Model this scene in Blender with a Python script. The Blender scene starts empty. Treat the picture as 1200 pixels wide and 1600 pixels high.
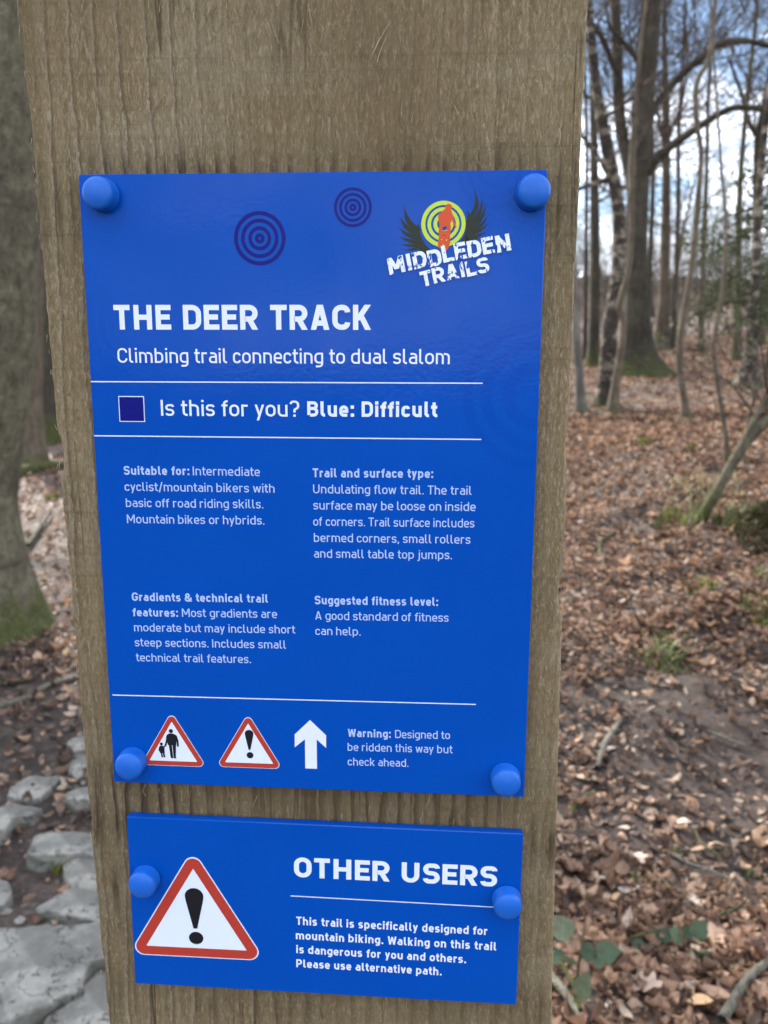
import bpy, math, random
import numpy as np
from mathutils import Vector, Matrix, noise as mn

S = bpy.context.scene
COL = S.collection
PI = math.pi

# ------------------------------------------------------------------ camera
FPX = 1300.0                                   # focal length in pixels of the 1200x1600 photograph
CAM = Vector((0.0591, -0.3877, 1.5002))
RX, RY, RZ = (math.radians(a) for a in (-10.376, -0.2295, 3.7213))
ROT = Matrix.Rotation(RZ, 3, 'Z') @ Matrix.Rotation(RY, 3, 'Y') @ Matrix.Rotation(RX, 3, 'X')
cd = bpy.data.cameras.new('camera')
cam = bpy.data.objects.new('camera', cd)
COL.objects.link(cam)
cx, cy, cz = ROT.col[0], ROT.col[1], ROT.col[2]
m = Matrix.Identity(4)
for i in range(3):
    m[i][0], m[i][1], m[i][2], m[i][3] = cx[i], cz[i], -cy[i], CAM[i]
cam.matrix_world = m
cd.sensor_fit = 'VERTICAL'
cd.sensor_height = 24.0
cd.lens = 24.0 * FPX / 1600.0
cd.clip_start = 0.01
cd.clip_end = 1000.0
cd.dof.use_dof = True
cd.dof.focus_distance = 0.385
cd.dof.aperture_fstop = cd.lens / 2.0          # a phone lens: an opening about 2 mm wide
S.camera = cam

# ------------------------------------------------------------------ sky and sun
SUN_DIR = Vector((-0.56, 0.83, 0.0)).normalized()
SUN_EL = math.radians(31.0)
to_sun = Vector((SUN_DIR.x * math.cos(SUN_EL), SUN_DIR.y * math.cos(SUN_EL), math.sin(SUN_EL)))
W = bpy.data.worlds.new('World')
S.world = W
W.use_nodes = True
nt = W.node_tree
nt.nodes.clear()
N = nt.nodes.new
L = nt.links.new
wo = N('ShaderNodeOutputWorld'); bg = N('ShaderNodeBackground')
sky = N('ShaderNodeTexSky'); sky.sky_type = 'NISHITA'; sky.sun_disc = False
sky.sun_elevation = SUN_EL
sky.sun_rotation = math.atan2(SUN_DIR.x, SUN_DIR.y)
sky.dust_density = 0.6; sky.ozone_density = 2.5
tc = N('ShaderNodeTexCoord')
mp = N('ShaderNodeMapping'); mp.inputs['Scale'].default_value = (2.2, 2.2, 5.0); mp.inputs['Location'].default_value = (0.35, 0.1, 0.2)
cn = N('ShaderNodeTexNoise'); cn.inputs['Scale'].default_value = 1.6; cn.inputs['Detail'].default_value = 7; cn.inputs['Roughness'].default_value = 0.6
cr = N('ShaderNodeValToRGB'); cr.color_ramp.elements[0].position = 0.46; cr.color_ramp.elements[1].position = 0.60
mx = N('ShaderNodeMix'); mx.data_type = 'RGBA'
mx.inputs[7].default_value = (17.5, 18.4, 20.0, 1)
L(tc.outputs['Generated'], mp.inputs[0]); L(mp.outputs[0], cn.inputs['Vector']); L(cn.outputs['Fac'], cr.inputs[0])
L(cr.outputs[0], mx.inputs[0]); L(sky.outputs[0], mx.inputs[6]); L(mx.outputs[2], bg.inputs[0])
bg.inputs[1].default_value = 0.12
L(bg.outputs[0], wo.inputs[0])

sl = bpy.data.lights.new('sun', 'SUN'); sl.energy = 5.0; sl.angle = math.radians(1.0); sl.color = (1.0, 0.93, 0.82)
so = bpy.data.objects.new('sun', sl); COL.objects.link(so)
so.rotation_euler = to_sun.to_track_quat('Z', 'Y').to_euler()
so.location = (-6, 8, 12)

S.view_settings.view_transform = 'Standard'
S.view_settings.look = 'None'
S.view_settings.exposure = 1.34
S.view_settings.gamma = 1.0
S.cycles.use_denoising = True
S.cycles.max_bounces = 6
S.cycles.transparent_max_bounces = 4
S.cycles.sample_clamp_indirect = 6.0

# ------------------------------------------------------------------ helpers
def ray(px, py):
    return ROT @ Vector(((px - 600) / FPX, 1.0, (800 - py) / FPX))

def at(px, py, Y):
    d = ray(px, py)
    return CAM + d * ((Y - CAM.y) / d.y)

def at_z(px, py, Z):
    d = ray(px, py)
    return CAM + d * ((Z - CAM.z) / d.z)

def smooth(a, b, t):
    t = max(0.0, min(1.0, (t - a) / (b - a)))
    return t * t * (3 - 2 * t)

def ground_z(x, y):
    r = math.hypot(x, y + 0.4)
    z = 0.10 * max(0.0, min(y, 12.0) - 2.4)
    z += 0.078 * max(0.0, min(y, 34.0) - 12.0) + 0.02 * max(0.0, min(y, 70.0) - 34.0) + 0.125 * max(0.0, min(y, 82.0) - 44.0)
    z += 0.05 * max(-9.0, min(9.0, x)) * smooth(1.8, 5.5, y)
    # low bank along the right of the trail
    z += 0.24 * smooth(1.05, 2.4, x) * smooth(2.7, 4.0, y) * (1 - smooth(6.5, 9.5, y))
    e = smooth(.7, 1.5, x) * smooth(2.3, 3.1, y) * (1 - smooth(6.0, 8.0, y))
    z += e * (0.075 * mn.noise((x * 1.2 + 3, y * 2.6, .5)) + 0.04 * mn.noise((x * 2.6, y * 5.5, 1.5)))
    k = smooth(0.7, 2.6, r)
    z += k * (0.07 * mn.noise((x * 0.7, y * 0.7, 1.7)) + 0.035 * mn.noise((x * 1.9, y * 1.9, 4.1)) + 0.016 * mn.noise((x * 5.0, y * 5.0, 7.7)))
    z += 0.3 * smooth(12, 25, r) * mn.noise((x * 0.12, y * 0.12, 2.2)) + smooth(38, 60, r) * (1.5 * mn.noise((x * 0.09, y * 0.05, 6.2)) + 1.3 * mn.noise((x * 0.23, y * 0.1, 3.2)))
    return z

def hit(px, py):
    d = ray(px, py); t = 0.5
    for k in range(4000):
        p = CAM + d * t
        h = p.z - ground_z(p.x, p.y)
        if h <= 0.002: break
        t += max(0.004, h * 0.4)
        if t > 90: break
    return p

def mesh_obj(name, verts, faces, mat, parent=None, smooth_shade=True, uvs=None):
    me = bpy.data.meshes.new(name)
    me.from_pydata([tuple(v) for v in verts], [], faces)
    me.update()
    if smooth_shade:
        me.polygons.foreach_set('use_smooth', [True] * len(me.polygons))
    o = bpy.data.objects.new(name, me)
    COL.objects.link(o)
    if mat: me.materials.append(mat)
    if parent: o.parent = parent
    return o

def np_obj(name, V, F, mat, parent=None, smooth_shade=True):
    """V (n,3) float array, F (m,k) int array of equal sized faces"""
    me = bpy.data.meshes.new(name)
    V = np.asarray(V, dtype=np.float32); F = np.asarray(F, dtype=np.int32)
    k = F.shape[1]
    me.vertices.add(len(V)); me.vertices.foreach_set('co', V.ravel())
    me.loops.add(F.size); me.loops.foreach_set('vertex_index', F.ravel())
    me.polygons.add(len(F)); me.polygons.foreach_set('loop_start', np.arange(0, F.size, k, dtype=np.int32))
    me.update(calc_edges=True); me.validate()
    me.polygons.foreach_set('use_smooth', np.full(len(me.polygons), smooth_shade))
    o = bpy.data.objects.new(name, me); COL.objects.link(o)
    if mat: me.materials.append(mat)
    if parent: o.parent = parent
    return o

def thing(name, label, cat, loc=(0, 0, 0), group=None):
    o = bpy.data.objects.new(name, None); COL.objects.link(o)
    o.location = loc; o.empty_display_size = 0.1
    o['label'] = label; o['category'] = cat
    if group: o['group'] = group
    return o

def tag(o, label, cat, group=None):
    o['label'] = label; o['category'] = cat
    if group: o['group'] = group
    return o

# ------------------------------------------------------------------ materials
class NB:
    """small node-tree builder"""
    def __init__(s, name):
        s.m = bpy.data.materials.new(name); s.m.use_nodes = True
        s.t = s.m.node_tree; s.b = s.t.nodes['Principled BSDF']
    def n(s, kind, **kw):
        x = s.t.nodes.new('ShaderNode' + kind)
        for k, v in kw.items():
            if k in x.inputs: x.inputs[k].default_value = v
            else: setattr(x, k, v)
        return x
    def l(s, a, b): s.t.links.new(a, b)
    def coord(s, scale=(1, 1, 1), kind='Object', rot=(0, 0, 0)):
        c = s.n('TexCoord'); mpp = s.n('Mapping'); mpp.inputs['Scale'].default_value = scale; mpp.inputs['Rotation'].default_value = rot
        s.l(c.outputs[kind], mpp.inputs[0]); return mpp.outputs[0]
    def noise(s, vec, scale, detail=4, rough=0.55, dist=0.0):
        x = s.n('TexNoise'); x.inputs['Scale'].default_value = scale; x.inputs['Detail'].default_value = detail
        x.inputs['Roughness'].default_value = rough; x.inputs['Distortion'].default_value = dist
        if vec is not None: s.l(vec, x.inputs['Vector'])
        return x.outputs['Fac']
    def ramp(s, fac, stops, interp='LINEAR'):
        x = s.n('ValToRGB'); e = x.color_ramp.elements; x.color_ramp.interpolation = interp
        while len(e) < len(stops): e.new(0.5)
        for q, (p, c) in zip(e, stops):
            q.position = p; q.color = (c if isinstance(c, tuple) else (c, c, c)) + (1,)
        s.l(fac, x.inputs[0]); return x.outputs[0]
    def mix(s, fac, a, b, blend='MIX'):
        x = s.n('Mix', data_type='RGBA', blend_type=blend)
        for sock, v in ((x.inputs[0], fac), (x.inputs[6], a), (x.inputs[7], b)):
            if isinstance(v, (int, float)): sock.default_value = v
            elif isinstance(v, tuple): sock.default_value = v + (1,)
            else: s.l(v, sock)
        return x.outputs[2]
    def math(s, op, a, b=0.0):
        x = s.n('Math', operation=op)
        for sock, v in ((x.inputs[0], a), (x.inputs[1], b)):
            if isinstance(v, (int, float)): sock.default_value = v
            else: s.l(v, sock)
        return x.outputs[0]
    def base(s, c):
        if isinstance(c, tuple): s.b.inputs['Base Color'].default_value = c + (1,)
        else: s.l(c, s.b.inputs['Base Color'])
    def rough(s, r):
        if isinstance(r, (int, float)): s.b.inputs['Roughness'].default_value = r
        else: s.l(r, s.b.inputs['Roughness'])
    def bump(s, h, strength=0.5, dist=0.01, prev=None):
        x = s.n('Bump'); x.inputs['Strength'].default_value = strength; x.inputs['Distance'].default_value = dist
        s.l(h, x.inputs['Height'])
        if prev is not None: s.l(prev, x.inputs['Normal'])
        s.l(x.outputs[0], s.b.inputs['Normal']); return x.outputs[0]

def flat_mat(name, col, rough=0.35, spec=0.5):
    b = NB(name); b.base(col); b.rough(rough); b.b.inputs['Specular IOR Level'].default_value = spec
    return b.m

# print inks: gloss laminated over, the same faint orange peel as the panel
def ink(name, col, wear=False, under=(0.0, 0.055, 0.34)):
    b = NB(name)
    v = b.coord()
    if wear:
        n1 = b.noise(b.coord((1, 1, 1)), 260, 5, 0.7); n2 = b.noise(b.coord((1, 1, 0.35), rot=(0, 0.5, 0)), 520, 3, 0.6)
        f = b.math('MAXIMUM', b.ramp(n1, [(0.39, 1.0), (0.42, 0.0)]), b.ramp(n2, [(0.37, 1.0), (0.40, 0.0)]))
        b.base(b.mix(f, col, under))
    else:
        n1 = b.noise(v, 90, 3)
        b.base(b.mix(b.ramp(n1, [(0.3, 0.0), (0.7, 0.12)]), col, tuple(c * 0.9 for c in col)))
    b.rough(0.25); b.b.inputs['Specular IOR Level'].default_value = 0.12
    b.bump(b.noise(v, 420, 3, 0.5), 0.10, 0.0006)
    return b.m

def blue_panel():
    b = NB('sign_blue')
    v = b.coord()
    n1 = b.noise(v, 14, 4)
    c = b.mix(b.ramp(n1, [(0.3, 0.0), (0.75, 1.0)]), (0.0, 0.055, 0.335), (0.0, 0.063, 0.360))
    # faint printed rings at the right edge and the top of the panel
    cc = b.n('TexCoord').outputs['Object']
    for (x, z, r0) in ((0.104, 0.199, 0.034), (0.082, 0.297, 0.0165)):
        s = b.n('VectorMath', operation='SUBTRACT'); b.l(cc, s.inputs[0]); s.inputs[1].default_value = (x, 0, z)
        mul = b.n('VectorMath', operation='MULTIPLY'); b.l(s.outputs[0], mul.inputs[0]); mul.inputs[1].default_value = (1, 0, 1)
        ln = b.n('VectorMath', operation='LENGTH'); b.l(mul.outputs[0], ln.inputs[0])
        q = b.math('DIVIDE', ln.outputs['Value'], r0)
        band = b.ramp(q, [(0.0, 0.0), (0.30, 0.0), (0.31, 1.0), (0.46, 1.0), (0.47, 0.0), (0.60, 0.0), (0.61, 1.0), (0.74, 1.0), (0.75, 0.0), (0.86, 0.0), (0.87, 1.0), (0.99, 1.0), (1.0, 0.0)])
        c = b.mix(b.math('MULTIPLY', band, 0.25), c, (0.0, 0.038, 0.28))
    sp = b.noise(v, 900, 2)
    c = b.mix(b.ramp(sp, [(0.77, 0.0), (0.80, 0.35)]), c, (0.06, 0.12, 0.4))
    b.base(c)
    b.rough(b.ramp(b.noise(v, 30, 4), [(0.3, 0.08), (0.7, 0.16)])); b.b.inputs['Specular IOR Level'].default_value = 0.115
    h = b.noise(v, 420, 3, 0.5)
    nb = b.bump(h, 0.10, 0.0006)
    b.bump(b.noise(v, 22, 2, 0.5), 0.08, 0.004, nb)
    return b.m

def post_wood():
    b = NB('post_wood')
    co = b.n('TexCoord').outputs['Object']
    sx = b.n('SeparateXYZ'); b.l(co, sx.inputs[0])
    # slow sideways wander of the grain
    def vec(fx, fz, fy=1.0):
        mpp = b.n('Mapping'); mpp.inputs['Scale'].default_value = (fx, fy, fz); b.l(co, mpp.inputs[0]); return mpp.outputs[0]
    wander = b.noise(vec(6, 2.2), 1.0, 4, 0.6)
    fine_w = b.noise(vec(30, 26), 3.0, 5, 0.7)
    u = b.math('ADD', sx.outputs[0], b.math('MULTIPLY', b.math('SUBTRACT', wander, 0.5), 0.034))
    u = b.math('ADD', u, b.math('MULTIPLY', b.math('SUBTRACT', fine_w, 0.5), 0.0045))
    # growth ring steps: a saw tooth every 9..15 mm
    saw = b.math('FRACT', b.math('MULTIPLY', u, 84.0))
    side = b.ramp(b.math('ADD', b.math('MULTIPLY', sx.outputs[0], 3.4), 0.5), [(0.05, 1.0), (0.30, 0.85), (0.45, 0.25), (0.62, 0.3), (0.78, 0.55), (1.0, 0.2)])
    patch = b.ramp(b.noise(vec(7, 5), 1.3, 3), [(0.3, 0.35), (0.65, 1.0)])
    side = b.math('MULTIPLY', side, patch)
    streak = b.noise(vec(160, 3.2), 1.0, 6, 0.65)
    fibre = b.noise(vec(1800, 210), 1.0, 5, 0.7)
    fuzz = b.noise(vec(640, 210), 1.0, 7, 0.8, 0.9)
    sawcut = b.noise(vec(2.5, 330), 1.0, 3, 0.6)
    blot = b.noise(vec(9, 6), 1.0, 6, 0.62)
    # colour: weathered green-brown softwood
    c = b.ramp(streak, [(0.25, (0.172, 0.123, 0.061)), (0.5, (0.278, 0.206, 0.108)), (0.75, (0.390, 0.300, 0.176))])
    c = b.mix(b.ramp(blot, [(0.38, 0.0), (0.68, 0.85)]), c, (0.195, 0.142, 0.074))
    c = b.mix(b.ramp(b.noise(vec(11, 26), 1.0, 5, 0.6), [(0.52, 0.0), (0.66, 0.55)]), c, (0.33, 0.27, 0.175))
    c = b.mix(b.ramp(fuzz, [(0.50, 0.0), (0.68, 0.85)]), c, (0.52, 0.42, 0.275))
    c = b.mix(b.ramp(fuzz, [(0.30, 0.8), (0.44, 0.0)]), c, (0.095, 0.064, 0.034))
    c = b.mix(b.ramp(fibre, [(0.32, 0.5), (0.46, 0.0)]), c, (0.10, 0.07, 0.04))
    c = b.mix(b.ramp(sawcut, [(0.58, 0.0), (0.75, 0.4)]), c, (0.10, 0.072, 0.042))
    groove = b.ramp(saw, [(0.0, 1.0), (0.06, 0.75), (0.16, 0.0), (0.86, 0.0), (1.0, 0.35)])
    c = b.mix(b.math('MULTIPLY', b.math('MULTIPLY', groove, side), 0.6), c, (0.055, 0.038, 0.022))
    lip = b.ramp(saw, [(0.80, 0.0), (0.93, 1.0), (0.985, 1.0), (1.0, 0.0)])
    c = b.mix(b.math('MULTIPLY', b.math('MULTIPLY', lip, side), b.ramp(fuzz, [(0.4, 0.1), (0.6, 0.75)])), c, (0.47, 0.40, 0.29))
    # a few dark stain streaks running down the grain
    st = b.ramp(b.noise(vec(75, 7), 1.0, 4, 0.6), [(0.62, 0.0), (0.74, 1.0)])
    zz = b.ramp(b.noise(vec(4, 13), 1.0, 3), [(0.48, 0.0), (0.62, 0.9)])
    c = b.mix(b.math('MULTIPLY', st, zz), c, (0.045, 0.028, 0.016))
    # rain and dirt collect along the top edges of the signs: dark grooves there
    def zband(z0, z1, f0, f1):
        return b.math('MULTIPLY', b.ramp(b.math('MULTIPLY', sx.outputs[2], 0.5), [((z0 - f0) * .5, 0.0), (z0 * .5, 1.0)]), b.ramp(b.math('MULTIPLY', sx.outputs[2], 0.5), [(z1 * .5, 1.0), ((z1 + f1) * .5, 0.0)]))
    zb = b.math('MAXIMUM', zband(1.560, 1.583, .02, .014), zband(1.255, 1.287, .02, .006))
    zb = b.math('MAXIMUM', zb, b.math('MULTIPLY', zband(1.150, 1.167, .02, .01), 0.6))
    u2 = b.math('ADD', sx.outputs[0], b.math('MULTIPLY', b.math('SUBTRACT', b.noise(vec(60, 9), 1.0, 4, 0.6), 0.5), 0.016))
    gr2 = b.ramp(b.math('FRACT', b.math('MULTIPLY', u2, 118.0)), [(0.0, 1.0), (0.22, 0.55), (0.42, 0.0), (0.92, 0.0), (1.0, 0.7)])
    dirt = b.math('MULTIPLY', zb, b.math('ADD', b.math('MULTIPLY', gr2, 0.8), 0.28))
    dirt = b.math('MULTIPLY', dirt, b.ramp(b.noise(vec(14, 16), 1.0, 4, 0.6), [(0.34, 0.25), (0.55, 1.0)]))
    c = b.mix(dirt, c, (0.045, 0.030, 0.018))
    crk = b.ramp(b.noise(vec(42, 1.5), 1.0, 4, 0.5), [(0.488, 0.0), (0.497, 1.0), (0.503, 1.0), (0.512, 0.0)])
    crk = b.math('MULTIPLY', crk, b.ramp(b.noise(vec(9, 5), 1.3, 3), [(0.50, 0.0), (0.60, 0.85)]))
    c = b.mix(crk, c, (0.035, 0.024, 0.015))
    sp = b.noise(vec(330, 330), 1.0, 3, 0.6)
    c = b.mix(b.ramp(sp, [(0.70, 0.0), (0.76, 0.8)]), c, (0.05, 0.038, 0.025))
    # a few long tone changes down the face
    c = b.mix(b.ramp(b.noise(vec(3.0, 1.6), 1.7, 4, 0.55), [(0.42, 0.0), (0.62, 0.55)]), c, (0.160, 0.110, 0.054))
    b.base(c)
    b.rough(0.86); b.b.inputs['Specular IOR Level'].default_value = 0.22
    stepped = b.math('MULTIPLY', saw, side)
    n1 = b.bump(stepped, 0.6, 0.0015)
    n2 = b.bump(fuzz, 0.9, 0.0022, n1)
    n3 = b.bump(fibre, 0.7, 0.0009, n2)
    b.bump(sawcut, 0.35, 0.0009, n3)
    return b.m

def bark(name, dark, light, moss=0.0, moss_h=0.6, vstretch=0.25, pale=None, scale=9.0):
    b = NB(name)
    v = b.coord((1, 1, vstretch))
    n1 = b.noise(v, scale * 1.2, 6, 0.65); n2 = b.noise(v, scale * 5, 5, 0.6)
    c = b.ramp(n1, [(0.3, dark), (0.7, light)])
    c = b.mix(b.ramp(n2, [(0.3, 0.45), (0.6, 0.0)]), c, tuple(x * 0.45 for x in dark))
    if pale:
        v2 = b.coord((1, 1, 1.7))
        c = b.mix(b.ramp(b.noise(v2, 5.5, 6, 0.66), [(0.50, 0.0), (0.60, 1.0)]), c, pale)
    big = b.noise(b.coord((1, 1, 0.9)), 2.2, 5, 0.62, 0.4)
    c = b.mix(b.ramp(big, [(0.36, 0.65), (0.52, 0.0)]), c, tuple(x * 0.7 for x in dark))
    wr = b.noise(b.coord((0.5, 0.5, 7.0)), 3.0, 4, 0.6)
    c = b.mix(b.ramp(wr, [(0.60, 0.0), (0.70, 0.5)]), c, tuple(x * 0.5 for x in dark))
    lich = b.noise(b.coord((1, 1, 0.7)), 3.0, 6, 0.7)
    c = b.mix(b.ramp(lich, [(0.55, 0.0), (0.75, 0.55)]), c, (light[0] * 0.85, light[1] * 1.05, light[2] * 0.8))
    if moss:
        sz = b.n('SeparateXYZ'); cc = b.n('TexCoord'); b.l(cc.outputs['Object'], sz.inputs[0])
        nn = b.noise(b.coord((1, 1, 0.6)), 5.0, 5, 0.65)
        hgt = b.math('ADD', b.math('MULTIPLY', sz.outputs[2], -1.0 / moss_h), b.math('MULTIPLY', nn, 2.6))
        c = b.mix(b.math('MULTIPLY', b.ramp(hgt, [(0.55, 0.0), (1.0, 1.0)]), moss), c, b.ramp(n2, [(0.3, (0.022, 0.027, 0.008)), (0.7, (0.085, 0.100, 0.020))]))
    b.base(c); b.rough(0.9); b.b.inputs['Specular IOR Level'].default_value = 0.2
    n = b.bump(n1, 0.9, 0.05)
    b.bump(n2, 0.8, 0.015, n)
    return b.m

def leaf_mat(name, stops, trans=0.25, rough=0.6, var=0.35, muddy=False):
    b = NB(name)
    fac = b.n('ObjectInfo').outputs['Random'] if name == 'bramble_leaf' else b.n('NewGeometry').outputs['Random Per Island']
    c = b.ramp(fac, stops)
    n1 = b.noise(b.coord(), 55, 4)
    c = b.mix(b.ramp(n1, [(0.35, var), (0.65, 0.0)]), c, (0.05, 0.032, 0.02), 'MIX')
    if muddy:
        v = b.coord(); sp = b.n('SeparateXYZ'); b.l(v, sp.inputs[0])
        band = b.ramp(b.math('MULTIPLY', sp.outputs[1], 0.1), [(0.165, 0.0), (0.20, 1.0), (0.28, 0.95), (0.40, 0.2)])
        patch = b.ramp(b.noise(v, 1.3, 5, 0.6), [(0.36, 0.25), (0.56, 1.0)])
        each = b.ramp(fac, [(0.0, 1.0), (0.72, 0.9), (0.80, 0.3), (1.0, 0.15)])
        c = b.mix(b.math('MULTIPLY', b.math('MULTIPLY', b.math('MULTIPLY', band, patch), each), 0.85), c, (0.070, 0.050, 0.040))
        c = b.mix(b.ramp(b.noise(v, 4.0, 4, 0.6), [(0.52, 0.0), (0.70, 0.6)]), c, (0.10, 0.064, 0.044))
    b.base(c); b.rough(rough); b.b.inputs['Specular IOR Level'].default_value = 0.3
    if trans:
        tr = b.n('BsdfTranslucent'); b.l(c, tr.inputs[0])
        ms = b.n('MixShader'); ms.inputs[0].default_value = trans
        out = [x for x in b.t.nodes if x.type == 'OUTPUT_MATERIAL'][0]
        b.l(b.b.outputs[0], ms.inputs[1]); b.l(tr.outputs[0], ms.inputs[2]); b.l(ms.outputs[0], out.inputs[0])
    return b.m

def ground_mat():
    b = NB('woodland_soil')
    v = b.coord()
    a = b.noise(v, 0.9, 6, 0.6); f = b.noise(v, 13, 7, 0.72); g = b.noise(v, 46, 6, 0.7)
    c = b.ramp(f, [(0.28, (0.024, 0.018, 0.015)), (0.45, (0.080, 0.058, 0.048)), (0.60, (0.17, 0.122, 0.098)), (0.75, (0.30, 0.215, 0.17))])
    c = b.mix(b.ramp(a, [(0.42, 0.0), (0.62, 0.75)]), c, b.ramp(g, [(0.3, (0.06, 0.042, 0.033)), (0.5, (0.16, 0.108, 0.08)), (0.7, (0.30, 0.21, 0.155))]))
    vo = b.n('TexVoronoi'); vo.inputs['Scale'].default_value = 15.0; b.l(v, vo.inputs['Vector'])
    vr = b.n('SeparateColor'); b.l(vo.outputs['Color'], vr.inputs[0])
    leafy = b.ramp(vr.outputs[0], [(0.0, (0.05, 0.033, 0.025)), (0.4, (0.15, 0.09, 0.06)), (0.7, (0.26, 0.17, 0.12)), (1.0, (0.38, 0.28, 0.21))])
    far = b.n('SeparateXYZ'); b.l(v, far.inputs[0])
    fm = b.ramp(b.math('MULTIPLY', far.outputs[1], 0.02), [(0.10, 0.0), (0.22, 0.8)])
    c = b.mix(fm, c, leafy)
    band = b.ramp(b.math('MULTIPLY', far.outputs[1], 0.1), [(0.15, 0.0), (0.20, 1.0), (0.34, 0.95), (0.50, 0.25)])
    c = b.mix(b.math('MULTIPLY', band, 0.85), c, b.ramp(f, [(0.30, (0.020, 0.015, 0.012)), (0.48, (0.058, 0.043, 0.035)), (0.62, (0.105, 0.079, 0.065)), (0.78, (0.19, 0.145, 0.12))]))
    moss = b.noise(v, 1.7, 6, 0.7)
    c = b.mix(b.ramp(moss, [(0.63, 0.0), (0.70, 0.75)]), c, b.ramp(g, [(0.35, (0.03, 0.045, 0.01)), (0.65, (0.10, 0.13, 0.03))]))
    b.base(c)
    b.rough(b.ramp(a, [(0.35, 0.55), (0.6, 0.9)])); b.b.inputs['Specular IOR Level'].default_value = 0.3
    n = b.bump(f, 1.0, 0.09)
    b.bump(g, 1.0, 0.03, n)
    return b.m

def stone_mat():
    b = NB('slab_stone')
    v = b.coord()
    a = b.noise(v, 6, 6, 0.62); f = b.noise(v, 40, 6, 0.7)
    c = b.ramp(a, [(0.3, (0.050, 0.046, 0.038)), (0.48, (0.110, 0.104, 0.089)), (0.62, (0.22, 0.21, 0.18))])
    c = b.mix(b.ramp(f, [(0.32, 0.55), (0.5, 0.0)]), c, (0.05, 0.047, 0.043))
    c = b.mix(b.ramp(b.noise(v, 9, 4), [(0.6, 0.0), (0.74, 0.6)]), c, (0.17, 0.125, 0.085))
    b.base(c); b.rough(b.ramp(f, [(0.3, 0.45), (0.7, 0.8)])); b.b.inputs['Specular IOR Level'].default_value = 0.4
    vc = b.n('TexVoronoi', feature='DISTANCE_TO_EDGE'); vc.inputs['Scale'].default_value = 4.2
    wv = b.n('VectorMath', operation='ADD'); nz = b.n('TexNoise'); nz.inputs['Scale'].default_value = 7.0; nz.inputs['Detail'].default_value = 5; b.l(v, nz.inputs['Vector']); b.l(v, wv.inputs[0]); b.l(nz.outputs['Color'], wv.inputs[1]); b.l(wv.outputs[0], vc.inputs['Vector'])
    ck = b.ramp(vc.outputs['Distance'], [(0.0, 0.0), (0.022, 1.0)])
    b.base(b.mix(ck, (0.02, 0.018, 0.015), c))
    n = b.bump(ck, 0.7, 0.012); n = b.bump(a, 0.8, 0.03, n); b.bump(f, 0.7, 0.010, n)
    return b.m

BLUE = (0.0, 0.055, 0.34)
M = {
    'blue': blue_panel(),
    'cap': None,
    'white': ink('white_print', (0.64, 0.69, 0.80)),
    'pale': ink('pale_blue_print', (0.36, 0.47, 0.74)),
    'worn': ink('worn_white_print', (0.68, 0.73, 0.80), True),
    'navy': ink('navy_print', (0.003, 0.005, 0.15)),
    'red': ink('red_print', (0.39, 0.042, 0.028)),
    'rider': ink('rider_red_print', (0.55, 0.075, 0.025)),
    'black': ink('black_print', (0.012, 0.013, 0.016)),
    'olive': ink('dark_olive_print', (0.022, 0.028, 0.018)),
    'lime': ink('lime_print', (0.46, 0.58, 0.05)),
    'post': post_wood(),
    'beech': bark('beech_bark', (0.036, 0.030, 0.022), (0.092, 0.079, 0.058), 0.75, 0.6, 0.3),
    'mossy': bark('mossy_beech_bark', (0.060, 0.051, 0.034), (0.205, 0.178, 0.118), 0.8, 0.34, 0.7, None, 14),
    'birch': bark('birch_bark', (0.022, 0.018, 0.015), (0.080, 0.064, 0.050), 0.5, 0.2, 0.8, (0.27, 0.225, 0.17)),
    'sapling': bark('sapling_bark', (0.075, 0.058, 0.040), (0.20, 0.158, 0.112), 0.5, 0.15, 0.3, None, 16),
    'grey': bark('grey_bark', (0.070, 0.064, 0.053), (0.20, 0.186, 0.158), 0.5, 0.12),
    'dark': bark('dark_bark', (0.035, 0.028, 0.022), (0.10, 0.082, 0.062), 0.4, 0.3),
    'twig': bark('twig_bark', (0.050, 0.036, 0.028), (0.12, 0.088, 0.066), 0, 1, 0.5),
    'farwood': bark('far_bark', (0.060, 0.048, 0.038), (0.13, 0.106, 0.084), 0, 1, 0.5),
    'lichen': bark('lichen_bark', (0.12, 0.105, 0.08), (0.38, 0.355, 0.28), 0, 1, 0.5, None, 30),
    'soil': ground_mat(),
    'stone': stone_mat(),
    'leaf': leaf_mat('dead_leaf', [(0.0, (0.050, 0.029, 0.020)), (0.20, (0.13, 0.072, 0.047)), (0.42, (0.25, 0.142, 0.092)), (0.66, (0.40, 0.245, 0.160)), (0.88, (0.53, 0.340, 0.215)), (0.97, (0.52, 0.39, 0.285)), (1.0, (0.60, 0.49, 0.39))], muddy=True),
    'green': leaf_mat('bramble_leaf', [(0.0, (0.030, 0.060, 0.032)), (0.6, (0.060, 0.105, 0.055)), (1.0, (0.13, 0.155, 0.085))], 0.3, 0.5, 0.5),
    'holly': leaf_mat('evergreen_leaf', [(0.0, (0.030, 0.046, 0.018)), (0.6, (0.062, 0.088, 0.034)), (1.0, (0.12, 0.145, 0.06))], 0.35, 0.75, 0.2),
    'grass': leaf_mat('grass_blade', [(0.0, (0.035, 0.060, 0.012)), (0.6, (0.080, 0.115, 0.026)), (1.0, (0.20, 0.20, 0.08))], 0.3, 0.5, 0.0),
    'moss': leaf_mat('moss_tip', [(0.0, (0.060, 0.072, 0.012)), (1.0, (0.18, 0.185, 0.04))], 0.2, 0.8, 0.0),
    'darkmoss': leaf_mat('dark_moss', [(0.0, (0.030, 0.030, 0.010)), (0.7, (0.060, 0.062, 0.018)), (1.0, (0.11, 0.085, 0.04))], 0.15, 0.8, 0.0),
    'scrap': flat_mat('blue_plastic', (0.02, 0.06, 0.5)),
}
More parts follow.
